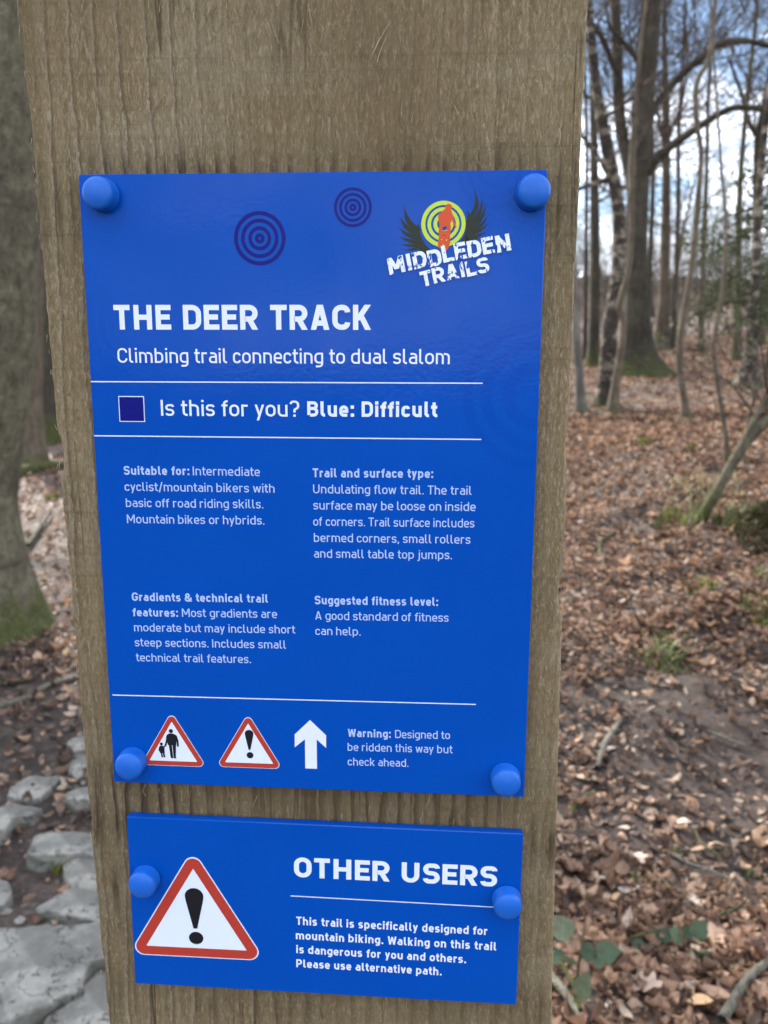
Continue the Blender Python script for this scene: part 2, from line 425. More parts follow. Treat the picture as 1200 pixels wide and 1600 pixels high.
def cap_mat():
    b = NB('fixing_cap_blue'); v = b.coord()
    b.base(b.mix(b.ramp(b.noise(v, 160, 4), [(0.35, 0.0), (0.7, 0.5)]), (0.006, 0.095, 0.44), (0.015, 0.12, 0.48)))
    sc = b.noise(b.coord((1, 1, 0.25)), 900, 4, 0.7)
    b.base(b.mix(b.ramp(sc, [(0.66, 0.0), (0.74, 0.5)]), b.mix(b.ramp(b.noise(v, 160, 4), [(0.35, 0.0), (0.7, 0.5)]), (0.006, 0.095, 0.44), (0.015, 0.12, 0.48)), (0.10, 0.20, 0.50)))
    b.rough(0.38); b.b.inputs['Specular IOR Level'].default_value = 0.28; b.bump(b.noise(v, 1400, 3), 0.12, 0.0004)
    return b.m
M['cap'] = cap_mat()

# ------------------------------------------------------------------ lettering: a stroke alphabet drawn with lines and arcs
def rpoly(pts, closed=False):
    """round the corners (x, y, r) of a polyline"""
    n = len(pts); out = []
    P = [Vector((p[0], p[1])) for p in pts]
    R = [p[2] if len(p) > 2 else 0.0 for p in pts]
    for i in range(n):
        if (not closed and i in (0, n - 1)) or R[i] <= 0:
            out.append(P[i]); continue
        a, c, b = P[i - 1], P[i], P[(i + 1) % n]
        u, v = (a - c), (b - c); lu, lv = u.length, v.length
        u.normalize(); v.normalize()
        ang = math.acos(max(-1, min(1, u.dot(v))))
        lim = []
        for j, ln in ((i - 1, lu), ((i + 1) % n, lv)):
            rounded = R[j] > 0 and (closed or j % n not in (0, n - 1))
            lim.append(ln * 0.5 if rounded else ln)
        t = min(R[i] / math.tan(ang / 2), *lim)
        r = t * math.tan(ang / 2)
        bis = (u + v).normalized(); ctr = c + bis * (r / math.sin(ang / 2))
        s, e = c + u * t - ctr, c + v * t - ctr
        a0 = math.atan2(s.y, s.x); a1 = math.atan2(e.y, e.x)
        da = (a1 - a0 + PI) % (2 * PI) - PI
        for k in range(8):
            q = a0 + da * k / 7
            out.append(ctr + Vector((math.cos(q), math.sin(q))) * r)
    res = [out[0]]
    for p in out[1:]:
        if (p - res[-1]).length > 1e-4: res.append(p)
    if closed and (res[0] - res[-1]).length < 1e-4: res.pop()
    return res

def strip(P, w, closed=False):
    """outline a polyline of width w: list of quads (each four 2-D points)"""
    n = len(P); Ls, Rs = [], []
    for i in range(n):
        a = P[i - 1] if (i > 0 or closed) else None
        b = P[(i + 1) % n] if (i < n - 1 or closed) else None
        d1 = (P[i] - a).normalized() if a is not None else None
        d2 = (b - P[i]).normalized() if b is not None else None
        if d1 is None: d1 = d2
        if d2 is None: d2 = d1
        t = (d1 + d2)
        t = t.normalized() if t.length > 1e-6 else d1
        nn = Vector((-t.y, t.x)); k = max(0.35, nn.dot(Vector((-d1.y, d1.x))))
        o = nn * (w / 2 / k)
        Ls.append(P[i] + o); Rs.append(P[i] - o)
    q = []
    for i in range(n if closed else n - 1):
        j = (i + 1) % n
        q.append((Rs[i], Rs[j], Ls[j], Ls[i]))
    return q

def glyph(ch, w):
    """-> (advance width, list of strokes); cap height 1. strokes: ('P', pts, closed) ('D', x0, y0, x1, y1) ('F', polygon)"""
    h = w / 2; X = 0.735; b = w - 0.12
    G = []
    def p(*pts, closed=False): G.append(('P', pts, closed))
    def d(x0, y0, x1, y1): G.append(('D', x0, y0, x1, y1))
    def dot(x, y): G.append(('F', [(x - h * 1.08, y), (x + h * 1.08, y), (x + h * 1.08, y + w * 1.08), (x - h * 1.08, y + w * 1.08)]))
    big = 9.0
    if ch in 'BDEFGHKLMNOPRSTUWAIC':
        Wd = {'B': .66, 'D': .67, 'E': .56, 'G': .67, 'H': .68, 'K': .66, 'L': .54, 'M': .82, 'N': .70, 'O': .68, 'P': .62, 'R': .66, 'S': .63, 'T': .60, 'U': .67, 'W': .95, 'A': .70, 'I': w, 'C': .65, 'F': .55}[ch] + b * (0 if ch == 'I' else 0.75)
        r = (Wd - w) / 2 * 0.99
        if ch == 'H': p((h, 0), (h, 1)); p((Wd - h, 0), (Wd - h, 1)); p((w * .9, .5), (Wd - w * .9, .5))
        elif ch == 'I': p((h, 0), (h, 1))
        elif ch == 'L': p((h, 1), (h, h), (Wd, h))
        elif ch == 'T': p((Wd / 2, 0), (Wd / 2, 1 - w * .9)); p((0, 1 - h), (Wd, 1 - h))
        elif ch in 'EF':
            p((Wd, 1 - h), (h, 1 - h), (h, h), (Wd, h)) if ch == 'E' else p((Wd, 1 - h), (h, 1 - h), (h, 0))
            p((w * .9, .51), (Wd - .05, .51))
        elif ch == 'D': p((h, h), (Wd - h, h, r * .98), (Wd - h, 1 - h, r * .98), (h, 1 - h), closed=True)
        elif ch == 'O': p((h, h, r), (Wd - h, h, r), (Wd - h, 1 - h, r), (h, 1 - h, r), closed=True)
        elif ch == 'C': p((Wd - h, .70), (Wd - h, 1 - h, r), (h, 1 - h, r), (h, h, r), (Wd - h, h, r), (Wd - h, .30))
        elif ch == 'G': p((Wd - h, .72), (Wd - h, 1 - h, r), (h, 1 - h, r), (h, h, r), (Wd - h, h, r), (Wd - h, .46), (Wd * .54, .46))
        elif ch == 'U': p((h, 1), (h, h, r), (Wd - h, h, r), (Wd - h, 1))
        elif ch == 'S':
            p((Wd - h, .76), (Wd - h, 1 - h, big), (h, 1 - h, big), (h, .525, big), (Wd - h, .505, big), (Wd - h, h, big), (h, h, big), (h, .25))
        elif ch == 'B':
            p((h, h), (h, 1 - h), (Wd - h - .03, 1 - h, big), (Wd - h - .03, .53, big), (w * .9, .53)); p((w * .9, h), (Wd - h, h, big), (Wd - h, .53 - .001, big), (w * .95, .529))
        elif ch == 'P': p((h, 0), (h, 1 - h), (Wd - h, 1 - h, big), (Wd - h, .42, big), (w * .9, .42))
        elif ch == 'R': p((h, 0), (h, 1 - h), (Wd - h - .01, 1 - h, big), (Wd - h - .01, .43, big), (w * .9, .43)); d(Wd * .50, .44, Wd - h * 1.15, 0)
        elif ch == 'A': d(h * 1.12, 0, Wd / 2 - h * .12, 1); d(Wd - h * 1.12, 0, Wd / 2 + h * .12, 1); p((Wd * .25, .27), (Wd * .75, .27))
        elif ch == 'K': p((h, 0), (h, 1)); d(w * .8, .38, Wd - h * 1.3, 1); d(Wd * .44, .56, Wd - h * 1.2, 0)
        elif ch == 'M': p((h, 0), (h, 1)); p((Wd - h, 0), (Wd - h, 1)); d(h * 1.2, 1, Wd / 2, .26); d(Wd - h * 1.2, 1, Wd / 2, .26)
        elif ch == 'N': p((h, 0), (h, 1)); p((Wd - h, 0), (Wd - h, 1)); d(h * 1.2, 1, Wd - h * 1.2, 0)
        elif ch == 'W': d(h * 1.1, 1, Wd * .27, 0); d(Wd * .27, 0, Wd * .5, .94); d(Wd * .5, .94, Wd * .73, 0); d(Wd * .73, 0, Wd - h * 1.1, 1)
        sb = .085 if ch in 'HINMU' else .04
        return Wd, G, sb
    Wd = {'a': .53, 'b': .56, 'c': .50, 'd': .56, 'e': .54, 'f': .36, 'g': .56, 'h': .55, 'i': w, 'j': .2 + w * .3, 'k': .54, 'l': .20 + w * .45, 'm': .88, 'n': .55, 'o': .56, 'p': .56, 'q': .56, 'r': .36, 's': .50, 't': .37, 'u': .55, 'v': .54, 'w': .82, 'x': .52, 'y': .54, 'z': .48,
          '.': w * 1.08, ',': w * 1.08, ':': w * 1.08, '/': .42, '?': .54, '&': .80}.get(ch, .5)
    if ch in 'abcdeghnopqsukvyxz': Wd += b * .6
    if ch in 'mw': Wd += b * 1.1
    if ch in 'frt': Wd += b * .4
    r = (Wd - w) / 2 * 0.99
    r2 = min(r, (X - w) / 2 * .98)
    if ch == 'a':
        p((h + .045, X - h), (Wd - h, X - h, r * .9), (Wd - h, 0)); p((Wd - w * .9, .43), (h, .43, big), (h, h, big), (Wd - w * .9, h))
    elif ch == 'b': p((h, 0), (h, 1)); p((w * .9, X - h), (Wd - h, X - h, r2), (Wd - h, h, r2), (w * .9, h))
    elif ch == 'd': p((Wd - h, 0), (Wd - h, 1)); p((Wd - w * .9, X - h), (h, X - h, r2), (h, h, r2), (Wd - w * .9, h))
    elif ch == 'q': p((Wd - h, -.24), (Wd - h, X)); p((Wd - w * .9, X - h), (h, X - h, r2), (h, h, r2), (Wd - w * .9, h))
    elif ch == 'p': p((h, -.24), (h, X)); p((w * .9, X - h), (Wd - h, X - h, r2), (Wd - h, h, r2), (w * .9, h))
    elif ch == 'g': p((Wd - h, X), (Wd - h, -.25 + h, r * .9), (h + .03, -.25 + h)); p((Wd - w * .9, X - h), (h, X - h, r2), (h, h + .01, r2), (Wd - w * .9, h + .01))
    elif ch == 'c': p((Wd - h, X - .21), (Wd - h, X - h, r2), (h, X - h, r2), (h, h, r2), (Wd - h, h, r2), (Wd - h, .21))
    elif ch == 'e': p((w * .9, .355), (Wd - h, .355), (Wd - h, X - h, r2), (h, X - h, r2), (h, h, r2), (Wd - w * .35, h))
    elif ch == 'o': p((h, h, r2), (Wd - h, h, r2), (Wd - h, X - h, r2), (h, X - h, r2), closed=True)
    elif ch == 'f': p((Wd, 1 - h), (.09 + h, 1 - h, .17), (.09 + h, 0)); p((0, X - h * .9), (Wd - .02, X - h * .9))
    elif ch == 't': p((.09 + h, X + .22), (.09 + h, h, .17), (Wd, h)); p((0, X - h * .9), (Wd - .01, X - h * .9))
    elif ch == 'h': p((h, 0), (h, 1)); p((w * .9, X - h), (Wd - h, X - h, r), (Wd - h, 0))
    elif ch == 'n': p((h, 0), (h, X)); p((w * .9, X - h), (Wd - h, X - h, r), (Wd - h, 0))
    elif ch == 'm':
        p((h, 0), (h, X)); c = Wd / 2
        p((w * .9, X - h), (c, X - h, .2), (c, 0)); p((c + h * .9, X - h), (Wd - h, X - h, .2), (Wd - h, 0))
    elif ch == 'u': p((Wd - h, 0), (Wd - h, X)); p((h, X), (h, h, r), (Wd - w * .9, h))
    elif ch == 'r': p((h, 0), (h, X)); p((w * .9, X - h * 1.1), (Wd, X - h * 1.1))
    elif ch == 'i': p((h, 0), (h, X)); dot(h, 1 - w * 1.08 + .01)
    elif ch == 'j': p((Wd - h, X), (Wd - h, -.25 + h, .14), (-.02, -.25 + h)); dot(Wd - h, 1 - w * 1.08 + .01)
    elif ch == 'l': p((h, 1), (h, h, .15), (Wd, h))
    elif ch == 's': p((Wd - h, X - .17), (Wd - h, X - h, big), (h, X - h, big), (h, .385, big), (Wd - h, .365, big), (Wd - h, h, big), (h, h, big), (h, .17)) if w < .17 else p((Wd - h * .8, X - h), (h, X - h, big), (h, .385, big), (Wd - h, .365, big), (Wd - h, h, big), (h * .7, h))
    elif ch == 'k': p((h, 0), (h, 1)); d(w * .8, .27, Wd - h * 1.3, X); d(Wd * .42, .42, Wd - h * 1.2, 0)
    elif ch == 'v': d(h * 1.1, X, Wd / 2, 0); d(Wd - h * 1.1, X, Wd / 2, 0)
    elif ch == 'y': d(h * 1.1, X, Wd / 2, .04); d(Wd - h * 1.1, X, Wd * .31, -.25)
    elif ch == 'w': d(h * 1.1, X, Wd * .27, 0); d(Wd * .27, 0, Wd * .5, X - .04); d(Wd * .5, X - .04, Wd * .73, 0); d(Wd * .73, 0, Wd - h * 1.1, X)
    elif ch == '.': dot(h * 1.08, 0)
    elif ch == ',': dot(h * 1.08, 0); d(h * 1.3, 0, h * .5, -.13)
    elif ch == ':': dot(h * 1.08, 0); dot(h * 1.08, X - w * 1.08)
    elif ch == '/': d(h, -.12, Wd - h, 1.06)
    elif ch == '?': p((h, .78), (h, 1 - h, .2), (Wd - h, 1 - h, .2), (Wd - h, .56, .16), (Wd * .5, .44, .12), (Wd * .5, .26)); dot(Wd * .5, 0)
    elif ch == '&':
        p((Wd - h * .8, .50), (Wd - h * .8, h, .30), (h, h, .24), (h, .50, .20), (Wd * .64, .60, .12), (Wd * .64, 1 - h, .2), (h + .06, 1 - h, .2), (h + .06, .70)); d(h + .06, .70, Wd - h * .3, 0)
    sb = .075 if ch in 'iumnhlbdpkjr.:,' else .03 if ch in 'vwyftx/' else .05
    return Wd, G, sb

class Print:
    """flat printed shapes, every stroke a hair above the one before"""
    def __init__(s, z0=0.0): s.V, s.F, s.k, s.z0 = [], [], 0, z0
    def poly(s, pts):
        y = -(s.z0 + 0.000003 * (s.k % 24)); s.k += 1
        i = len(s.V); s.V += [(q[0], y, q[1]) for q in pts]; s.F.append(tuple(range(i, i + len(pts))))
    def quads(s, qs):
        y = -(s.z0 + 0.000003 * (s.k % 24)); s.k += 1
        for q in qs:
            i = len(s.V); s.V += [(a[0], y, a[1]) for a in q]; s.F.append((i, i + 1, i + 2, i + 3))
    def line(s, pts, w, closed=False): s.quads(strip(rpoly(pts, closed), w, closed))
    def ring(s, c, r0, r1, n=64, ry=1.0):
        q = []
        for k in range(n):
            a, b = 2 * PI * k / n, 2 * PI * (k + 1) / n
            q.append([(c[0] + r * math.cos(t), c[1] + r * math.sin(t) * ry) for r, t in ((r0, a), (r1, a), (r1, b), (r0, b))])
        s.quads(q)
    def disc(s, c, r, n=48, ry=1.0): s.poly([(c[0] + r * math.cos(2 * PI * k / n), c[1] + r * ry * math.sin(2 * PI * k / n)) for k in range(n)])
    def text(s, txt, x0, x1, y0, y1, cap, w, jitter=0.0, rng=None, gap=None):
        """baseline from (x0, y0) to (x1, y1); the line is fitted to that length"""
        n = len(txt); adv = []; pen = 0.0; last = 0
        for i, ch in enumerate(txt):
            if ch == ' ': pen += (.40 if w < .17 else .50); last = 0; continue
            Wd, G, sb = glyph(ch, w)
            if i and txt[i - 1] != ' ': pen += max(.035, last + sb) + (gap if gap is not None else .03 if w > .17 else .0)
            adv.append((pen, G, ch)); pen += Wd; last = sb
        k = (x1 - x0) / (pen * cap)                      # stretch needed
        ux, uy = (x1 - x0), (y1 - y0); ln = math.hypot(ux, uy); ux /= ln; uy /= ln
        k = ln / (pen * cap)
        for px, G, ch in adv:
            dy = rng.uniform(-jitter, jitter) if rng else 0
            dr = rng.uniform(-jitter, jitter) * 0.5 if rng else 0
            def T(p):
                a, b = (px + p[0]) * k * cap, (p[1] + dy + dr * p[0]) * cap
                return (x0 + ux * a - uy * b, y0 + uy * a + ux * b)
            for g in G:
                if g[0] == 'P': s.quads([[T(v) for v in q] for q in strip(rpoly(g[1], g[2]), w, g[2])])
                elif g[0] == 'D':
                    _, xa, ya, xb, yb = g; t = w * math.hypot(xb - xa, yb - ya) / abs(yb - ya) / 2
                    q = [(xa - t, ya), (xa + t, ya), (xb + t, yb), (xb - t, yb)]
                    s.quads([[T(v) for v in (q if yb > ya else q[::-1])]])
                else: s.quads([[T(v) for v in g[1]]])
    def build(s, name, mat, parent, off):
        V = [((x - off[0]) / 1000, y, (z - off[1]) / 1000) for x, y, z in s.V]
        # every face turned to the reader (-y)
        F = []
        for f in s.F:
            a = 0.0
            for i in range(len(f)):
                p, q = V[f[i]], V[f[(i + 1) % len(f)]]; a += p[0] * q[2] - q[0] * p[2]
            F.append(f if a > 0 else f[::-1])
        return mesh_obj(name, V, F, mat, parent, False)

LINE0, LINE1, LINE2, LINE3, LINE4, LINE5 = 0.00010, 0.00022, 0.00034, 0.00046, 0.00058, 0.00070
REG, BOLD, HEAVY = 0.122, 0.19, 0.205

def panel(name, w, h, parent, off, thick=0.003, corner=0.0008):
    """sheet standing in x,z; front at y = 0, top-left at (0, 0) mm before off"""
    x0, x1 = -off[0] / 1000, w / 1000 - off[0] / 1000
    z1, z0 = -off[1] / 1000, -h / 1000 - off[1] / 1000
    V, F = [], []
    b = 0.00045
    def ringp(ins, y):
        i = len(V); a = ins
        pts = []
        for (cxx, czz, q0) in ((x1 - corner, z0 + corner, -PI / 2), (x1 - corner, z1 - corner, 0), (x0 + corner, z1 - corner, PI / 2), (x0 + corner, z0 + corner, PI)):
            for k in range(5):
                t = q0 + PI / 2 * k / 4; pts.append((cxx + math.cos(t) * (corner - a), y, czz + math.sin(t) * (corner - a)))
        V.extend(pts); return list(range(i, i + 20))
    A = ringp(b, 0.0); B = ringp(0.0, b); C = ringp(0.0, thick)
    F.append(tuple(A)); 
    for P, Q in ((A, B), (B, C)):
        for k in range(20): F.append((P[k], Q[k], Q[(k + 1) % 20], P[(k + 1) % 20]))
    F.append(tuple(C[::-1]))
    return mesh_obj(name, V, F, M['blue'], parent, False)

def cap_mesh():
    prof = [(0.0, -0.0090), (0.003, -0.0087), (0.0054, -0.0080), (0.0062, -0.0076), (0.0068, -0.0070), (0.00715, -0.0062), (0.0073, -0.0052), (0.00735, -0.0015), (0.0076, -0.0006), (0.0076, 0.0)]
    n = 40; V = [(0, prof[0][1], 0)]; F = []
    for r, y in prof[1:]:
        for k in range(n): V.append((r * math.cos(2 * PI * k / n), y, r * math.sin(2 * PI * k / n)))
    for k in range(n): F.append((0, 1 + k, 1 + (k + 1) % n))
    for i in range(len(prof) - 2):
        for k in range(n):
            a = 1 + i * n; F.append((a + k, a + n + k, a + n + (k + 1) % n, a + (k + 1) % n))
    me = bpy.data.meshes.new('fixing_cap'); me.from_pydata(V, [], F); me.update()
    me.polygons.foreach_set('use_smooth', [True] * len(me.polygons)); me.materials.append(M['cap'])
    return me
CAPMESH = cap_mesh()
def cap(x, z, parent, off):
    o = bpy.data.objects.new('fixing_cap', CAPMESH); COL.objects.link(o); o.parent = parent
    o.location = ((x - off[0]) / 1000, -0.0005, (z - off[1]) / 1000)
    q = random.Random(int(x * 7 - z * 3)); o.rotation_euler = (math.radians(q.uniform(-2.5, 2.5)), q.uniform(0, 6.28), math.radians(q.uniform(-2.5, 2.5)))
    return o

def tri_pts(apx, apy, bl, br, r):
    return [(apx, apy, r), (bl[0], bl[1], r), (br[0], br[1], r)]

def warning_triangle(parent, off, apex, base_y, half, rim, r, symbol):
    """red-bordered warning triangle: white edge, red border, white face and a black symbol"""
    x, top = apex
    h = top - base_y
    def tri(ins, rad):
        # the triangle drawn in by ins on every side
        s = math.hypot(h, half); up = ins * s / half; dn = ins
        hh = h - up - dn; hf = half * hh / h
        return [(x, top - up, rad), (x - hf, base_y + dn, rad), (x + hf, base_y + dn, rad)]
    e = Print(LINE0); e.poly(rpoly(tri(0, r), True)); edge = e.build('warning_triangle', M['white'], parent, off)
    p = Print(LINE1); p.poly(rpoly(tri(rim * .1, r * .92), True)); p.build('triangle_border', M['red'], edge, off)
    f = Print(LINE2); f.poly(rpoly(tri(rim, .25), True)); f.build('triangle_face', M['white'], edge, off)
    k = Print(LINE3); symbol(k); k.build('warning_symbol', M['black'], edge, off)
    return edge

def exclaim(cx, top, bot, wid, dotc, rx, ry):
    def f(k):
        pts = []
        r = wid / 2
        for i in range(21):
            t = PI * i / 20; pts.append((cx + .0 + r * math.cos(t), top - r * .95 + r * .95 * math.sin(t)))
        pts += [(cx - r * .93, top - r * 1.5), (cx - wid * .10, bot), (cx + wid * .10, bot), (cx + r * .93, top - r * 1.5)]
        k.poly(pts)
        k.disc(dotc, rx, 40, ry / rx)
    return f

# ---- the trail information sign (A4 sheet)
OFF = (105.0, -297.0)
sign = thing('trail_sign', 'large blue trail information sign headed THE DEER TRACK, upper of two on the wooden post', 'sign', (0, 0, 1.285))
panel('panel', 210, 297, sign, OFF)
t = Print(LINE0); t.text('THE DEER TRACK', 13.0, 133.0, -68.5, -68.45, 11.17, .212); t.build('title_lettering', M['white'], sign, OFF)
t = Print(LINE0); t.text('Climbing trail connecting to dual slalom', 13.8, 169.0, -83.7, -83.7, 6.75, .122); t.build('subtitle_lettering', M['white'], sign, OFF)
t = Print(LINE0); t.text('Is this for you?', 33.4, 99.3, -108.3, -108.2, 7.45, .125); t.text('Blue: Difficult', 103.1, 163.7, -108.1, -107.9, 7.1, .20); t.build('grade_lettering', M['white'], sign, OFF)
for (xa, xb, ya, yb) in ((0.2, 184.2, -92.55, -92.25), (0.3, 184.2, -118.1, -118.0), (1.9, 184.8, -249.2, -248.4)):
    t = Print(LINE0); t.line([(xa, ya), (xb, yb)], .52); t.build('divider_line', M['white'], sign, OFF)
C4 = 4.25
t = Print(LINE0)
t.text('Suitable for:', 13.9, 45.9, -136.7, -136.5, C4, BOLD); t.text('Intermediate', 47.6, 80.0, -136.5, -136.5, C4, REG)
t.text('cyclist/mountain bikers with', 13.9, 86.9, -144.5, -144.4, C4, REG)
t.text('basic off road riding skills.', 14.1, 81.3, -152.4, -152.1, C4, REG)
t.text('Mountain bikes or hybrids.', 14.2, 81.6, -160.4, -160.0, C4, REG)
t.build('paragraph_lettering', M['pale'], sign, OFF)
t = Print(LINE0)
t.text('Trail and surface type:', 105.3, 162.2, -136.7, -136.3, C4, BOLD)
t.text('Undulating flow trail. The trail', 105.4, 180.3, -144.4, -144.1, C4, REG)
t.text('surface may be loose on inside', 105.4, 182.4, -152.2, -151.8, C4, REG)
t.text('of corners. Trail surface includes', 105.3, 182.0, -160.1, -159.7, C4, REG)
t.text('bermed corners, small rollers', 105.5, 180.3, -168.0, -167.6, C4, REG)
t.text('and small table top jumps.', 105.5, 171.7, -175.8, -175.3, C4, REG)
t.build('paragraph_lettering', M['pale'], sign, OFF)
t = Print(LINE0)
t.text('Gradients & technical trail', 14.6, 82.5, -199.5, -198.9, C4, BOLD)
t.text('features:', 14.6, 37.5, -207.4, -207.2, C4, BOLD); t.text('Most gradients are', 39.5, 86.9, -207.1, -206.6, C4, REG)
t.text('moderate but may include short', 14.9, 95.8, -215.2, -214.3, C4, REG)
t.text('steep sections. Includes small', 14.9, 91.0, -223.0, -222.2, C4, REG)
t.text('technical trail features.', 15.1, 73.3, -230.9, -230.2, C4, REG)
t.build('paragraph_lettering', M['pale'], sign, OFF)
t = Print(LINE0)
t.text('Suggested fitness level:', 105.6, 165.5, -199.1, -198.6, C4, BOLD)
t.text('A good standard of fitness', 105.7, 170.7, -206.9, -206.4, C4, REG)
t.text('can help.', 105.7, 128.0, -214.7, -214.5, C4, REG)
t.build('paragraph_lettering', M['pale'], sign, OFF)
t = Print(LINE0)
t.text('Warning:', 121.5, 143.0, -267.6, -267.4, C4, BOLD); t.text('Designed to', 145.2, 172.5, -267.4, -267.1, C4, REG)
t.text('be ridden this way but', 121.4, 173.9, -275.1, -274.6, C4, REG)
t.text('check ahead.', 121.4, 152.0, -283.0, -282.7, C4, REG)
t.build('paragraph_lettering', M['pale'], sign, OFF)
# grade square
t = Print(LINE0); t.poly([(13.1, -111.3), (25.5, -111.3), (25.5, -99.2), (13.1, -99.2)]); sq = t.build('grade_square', M['white'], sign, OFF)
t = Print(LINE1); t.poly([(13.5, -110.9), (25.1, -110.9), (25.1, -99.6), (13.5, -99.6)]); t.build('square_fill', M['navy'], sq, OFF)
# ring targets
for (c, r) in (((82.4, -28.1), 11.8), ((124.7, -15.05), 8.45)):
    t = Print(LINE0)
    for a, b in ((.85, 1.0), (.585, .725), (.305, .445), (.05, .19)): t.ring(c, r * a, r * b, 72)
    t.build('target_emblem', M['navy'], sign, OFF)
# arrow
t = Print(LINE0); t.poly([(99.8, -285.5), (105.75, -285.5), (105.75, -269.6), (110.5, -274.0), (110.5, -267.2), (102.5, -259.3), (94.6, -267.3), (94.6, -274.2), (99.8, -269.7)]); t.build('arrow_symbol', M['white'], sign, OFF)
# small warning triangles
def family(k):
    def q(cx_, cy_): return (16.4 + (cx_ - 205) * 31.0 / 295.0, -259.2 - (cy_ - 180) * 27.5 / 258.0)
    k.disc(q(347, 258), 1.08)
    k.poly([q(*p) for p in ((338, 270), (356, 270), (372, 278), (376, 290), (370, 330), (330, 330), (322, 290), (326, 278))])
    k.line([q(329, 282), q(324, 310), q(317, 334)], .95); k.line([q(371, 282), q(378, 308), q(379, 336)], .95)
    k.poly([q(*p) for p in ((334, 328), (349, 328), (352, 392), (340, 392))]); k.poly([q(*p) for p in ((352, 328), (369, 328), (366, 392), (355, 392))])
    k.poly([q(*p) for p in ((340, 391), (353, 391), (353, 397), (343, 397))]); k.poly([q(*p) for p in ((354, 391), (366, 391), (369, 397), (356, 397))])
    k.disc(q(297, 325), .78)
    k.poly([q(*p) for p in ((290, 334), (305, 334), (312, 343), (312, 372), (288, 372), (286, 342))])
    k.line([q(309, 340), q(315, 336), q(320, 331)], .7); k.line([q(289, 340), q(286, 352), q(287, 364)], .7)
    k.poly([q(*p) for p in ((292, 371), (300, 371), (303, 394), (295, 394))]); k.poly([q(*p) for p in ((302, 371), (311, 371), (314, 394), (306, 394))])
tri1 = warning_triangle(sign, OFF, (31.9, -257.0), -286.7, 17.2, 2.75, 2.3, family)
tri1['label'] = 'red bordered triangle showing an adult holding the hand of a child'
tri2 = warning_triangle(sign, OFF, (71.1, -256.6), -286.3, 17.2, 2.75, 2.3, exclaim(71.5, -265.5, -276.3, 4.4, (71.7, -279.2), 1.75, 1.7))
tri2['label'] = 'red bordered triangle with an exclamation mark'
# club logo: winged ring target, rider and lettering
def lg(cx_, cy_): return (165.1 + (cx_ - 513) * 0.05635, -22.4 - (cy_ - 350) * 0.0578)
t = Print(LINE0)
def feather(root, tip, bend, wd):
    a, b = Vector(root), Vector(tip); d = b - a; nrm = Vector((-d.y, d.x)).normalized()
    up, lo = [], []
    for i in range(11):
        s = i / 10; c = a + d * s + nrm * (-bend * 1.25 * d.length * math.sin(PI * s))
        ww = wd * .92 * (0.75 + 0.5 * math.sin(PI * s) - 0.6 * s) * (1 - s ** 4) / 2
        up.append(c + nrm * ww); lo.append(c - nrm * ww)
    t.quads([[lg(*v) for v in (lo[i], lo[i + 1], up[i + 1], up[i])] for i in range(10)])
for tip, root, bend, wd in (((203, 203), (330, 400), .13, 46), ((160, 282), (328, 425), .10, 42), ((152, 364), (330, 450), .09, 36), ((160, 436), (338, 475), .07, 32), ((174, 495), (350, 495), .05, 28), ((204, 546), (360, 512), .02, 26), ((272, 580), (392, 522), -.03, 26)):
    feather(root, tip, bend, wd)
t.quads([[lg(*v) for v in q] for q in (((322, 345), (332, 430), (300, 500), (262, 400)), ((332, 430), (370, 500), (340, 565), (300, 500)), ((370, 500), (420, 545), (400, 590), (340, 565)))])
lw = t.build('logo_wing', M['olive'], None, OFF)
t = Print(LINE0)
for tip, root, bend, wd in (((740, 78), (690, 345), -.16, 44), ((808, 128), (690, 372), -.15, 40), ((848, 198), (694, 395), -.12, 36), ((866, 279), (700, 415), -.10, 32), ((874, 338), (704, 430), -.07, 28), ((862, 405), (704, 448), -.05, 28), ((800, 458), (690, 462), 0, 28)):
    feather(root, tip, bend, wd)
t.quads([[lg(*v) for v in q] for q in (((698, 250), (760, 330), (740, 400), (705, 360)), ((705, 360), (745, 400), (710, 480), (680, 430)), ((680, 430), (715, 470), (690, 500), (655, 480)))])
rw = t.build('logo_wing', M['olive'], None, OFF)
t = Print(LINE1)
for a, b in ((140, 172), (96, 124), (48, 78)): t.ring(lg(513, 350), a * .0572, b * .0572, 72)
t.disc(lg(513, 350), 20 * .0572)
logo = t.build('trail_logo', M['lime'], sign, OFF)
lw.parent = logo; rw.parent = logo
t = Print(LINE2)
t.disc(lg(552, 228), 1.45, 32)
for P in (((528, 236), (552, 240), (575, 252), (582, 300), (570, 340), (560, 372), (486, 362), (470, 300), (478, 276)),
          ((574, 262), (590, 290), (600, 330), (616, 374), (606, 380), (584, 334), (566, 300)),
          ((562, 268), (584, 276), (592, 300), (578, 318), (562, 300)),
          ((474, 296), (490, 300), (496, 350), (484, 364), (476, 330)),
          ((482, 360), (508, 362), (504, 410), (512, 440), (482, 440), (476, 410)),
          ((540, 366), (570, 356), (572, 400), (566, 440), (530, 440), (540, 410)),
          ((504, 400), (544, 400), (546, 432), (502, 432)),
          ((480, 436), (568, 436), (568, 492), (552, 536), (520, 560), (500, 530), (474, 526), (474, 480))):
    t.poly([lg(*p) for p in P])
t.build('rider_figure', M['rider'], logo, OFF)
t = Print(LINE3)
t.disc(lg(515, 508), .42); t.disc(lg(540, 470), .3); t.disc(lg(502, 466), .26)
t.build('rider_mark', M['lime'], logo, OFF)
rg = random.Random(5)
t = Print(LINE4)
t.text('MIDDLEDEN', 141.4, 195.4, -44.4, -33.3, 7.3, .225, .05, rg, -.012)
t.build('logo_lettering', M['worn'], logo, OFF)
t = Print(LINE5)
t.text('TRAILS', 156.0, 186.2, -49.5, -42.7, 6.7, .215, .05, rg, -.005)
t.build('logo_lettering', M['worn'], logo, OFF)
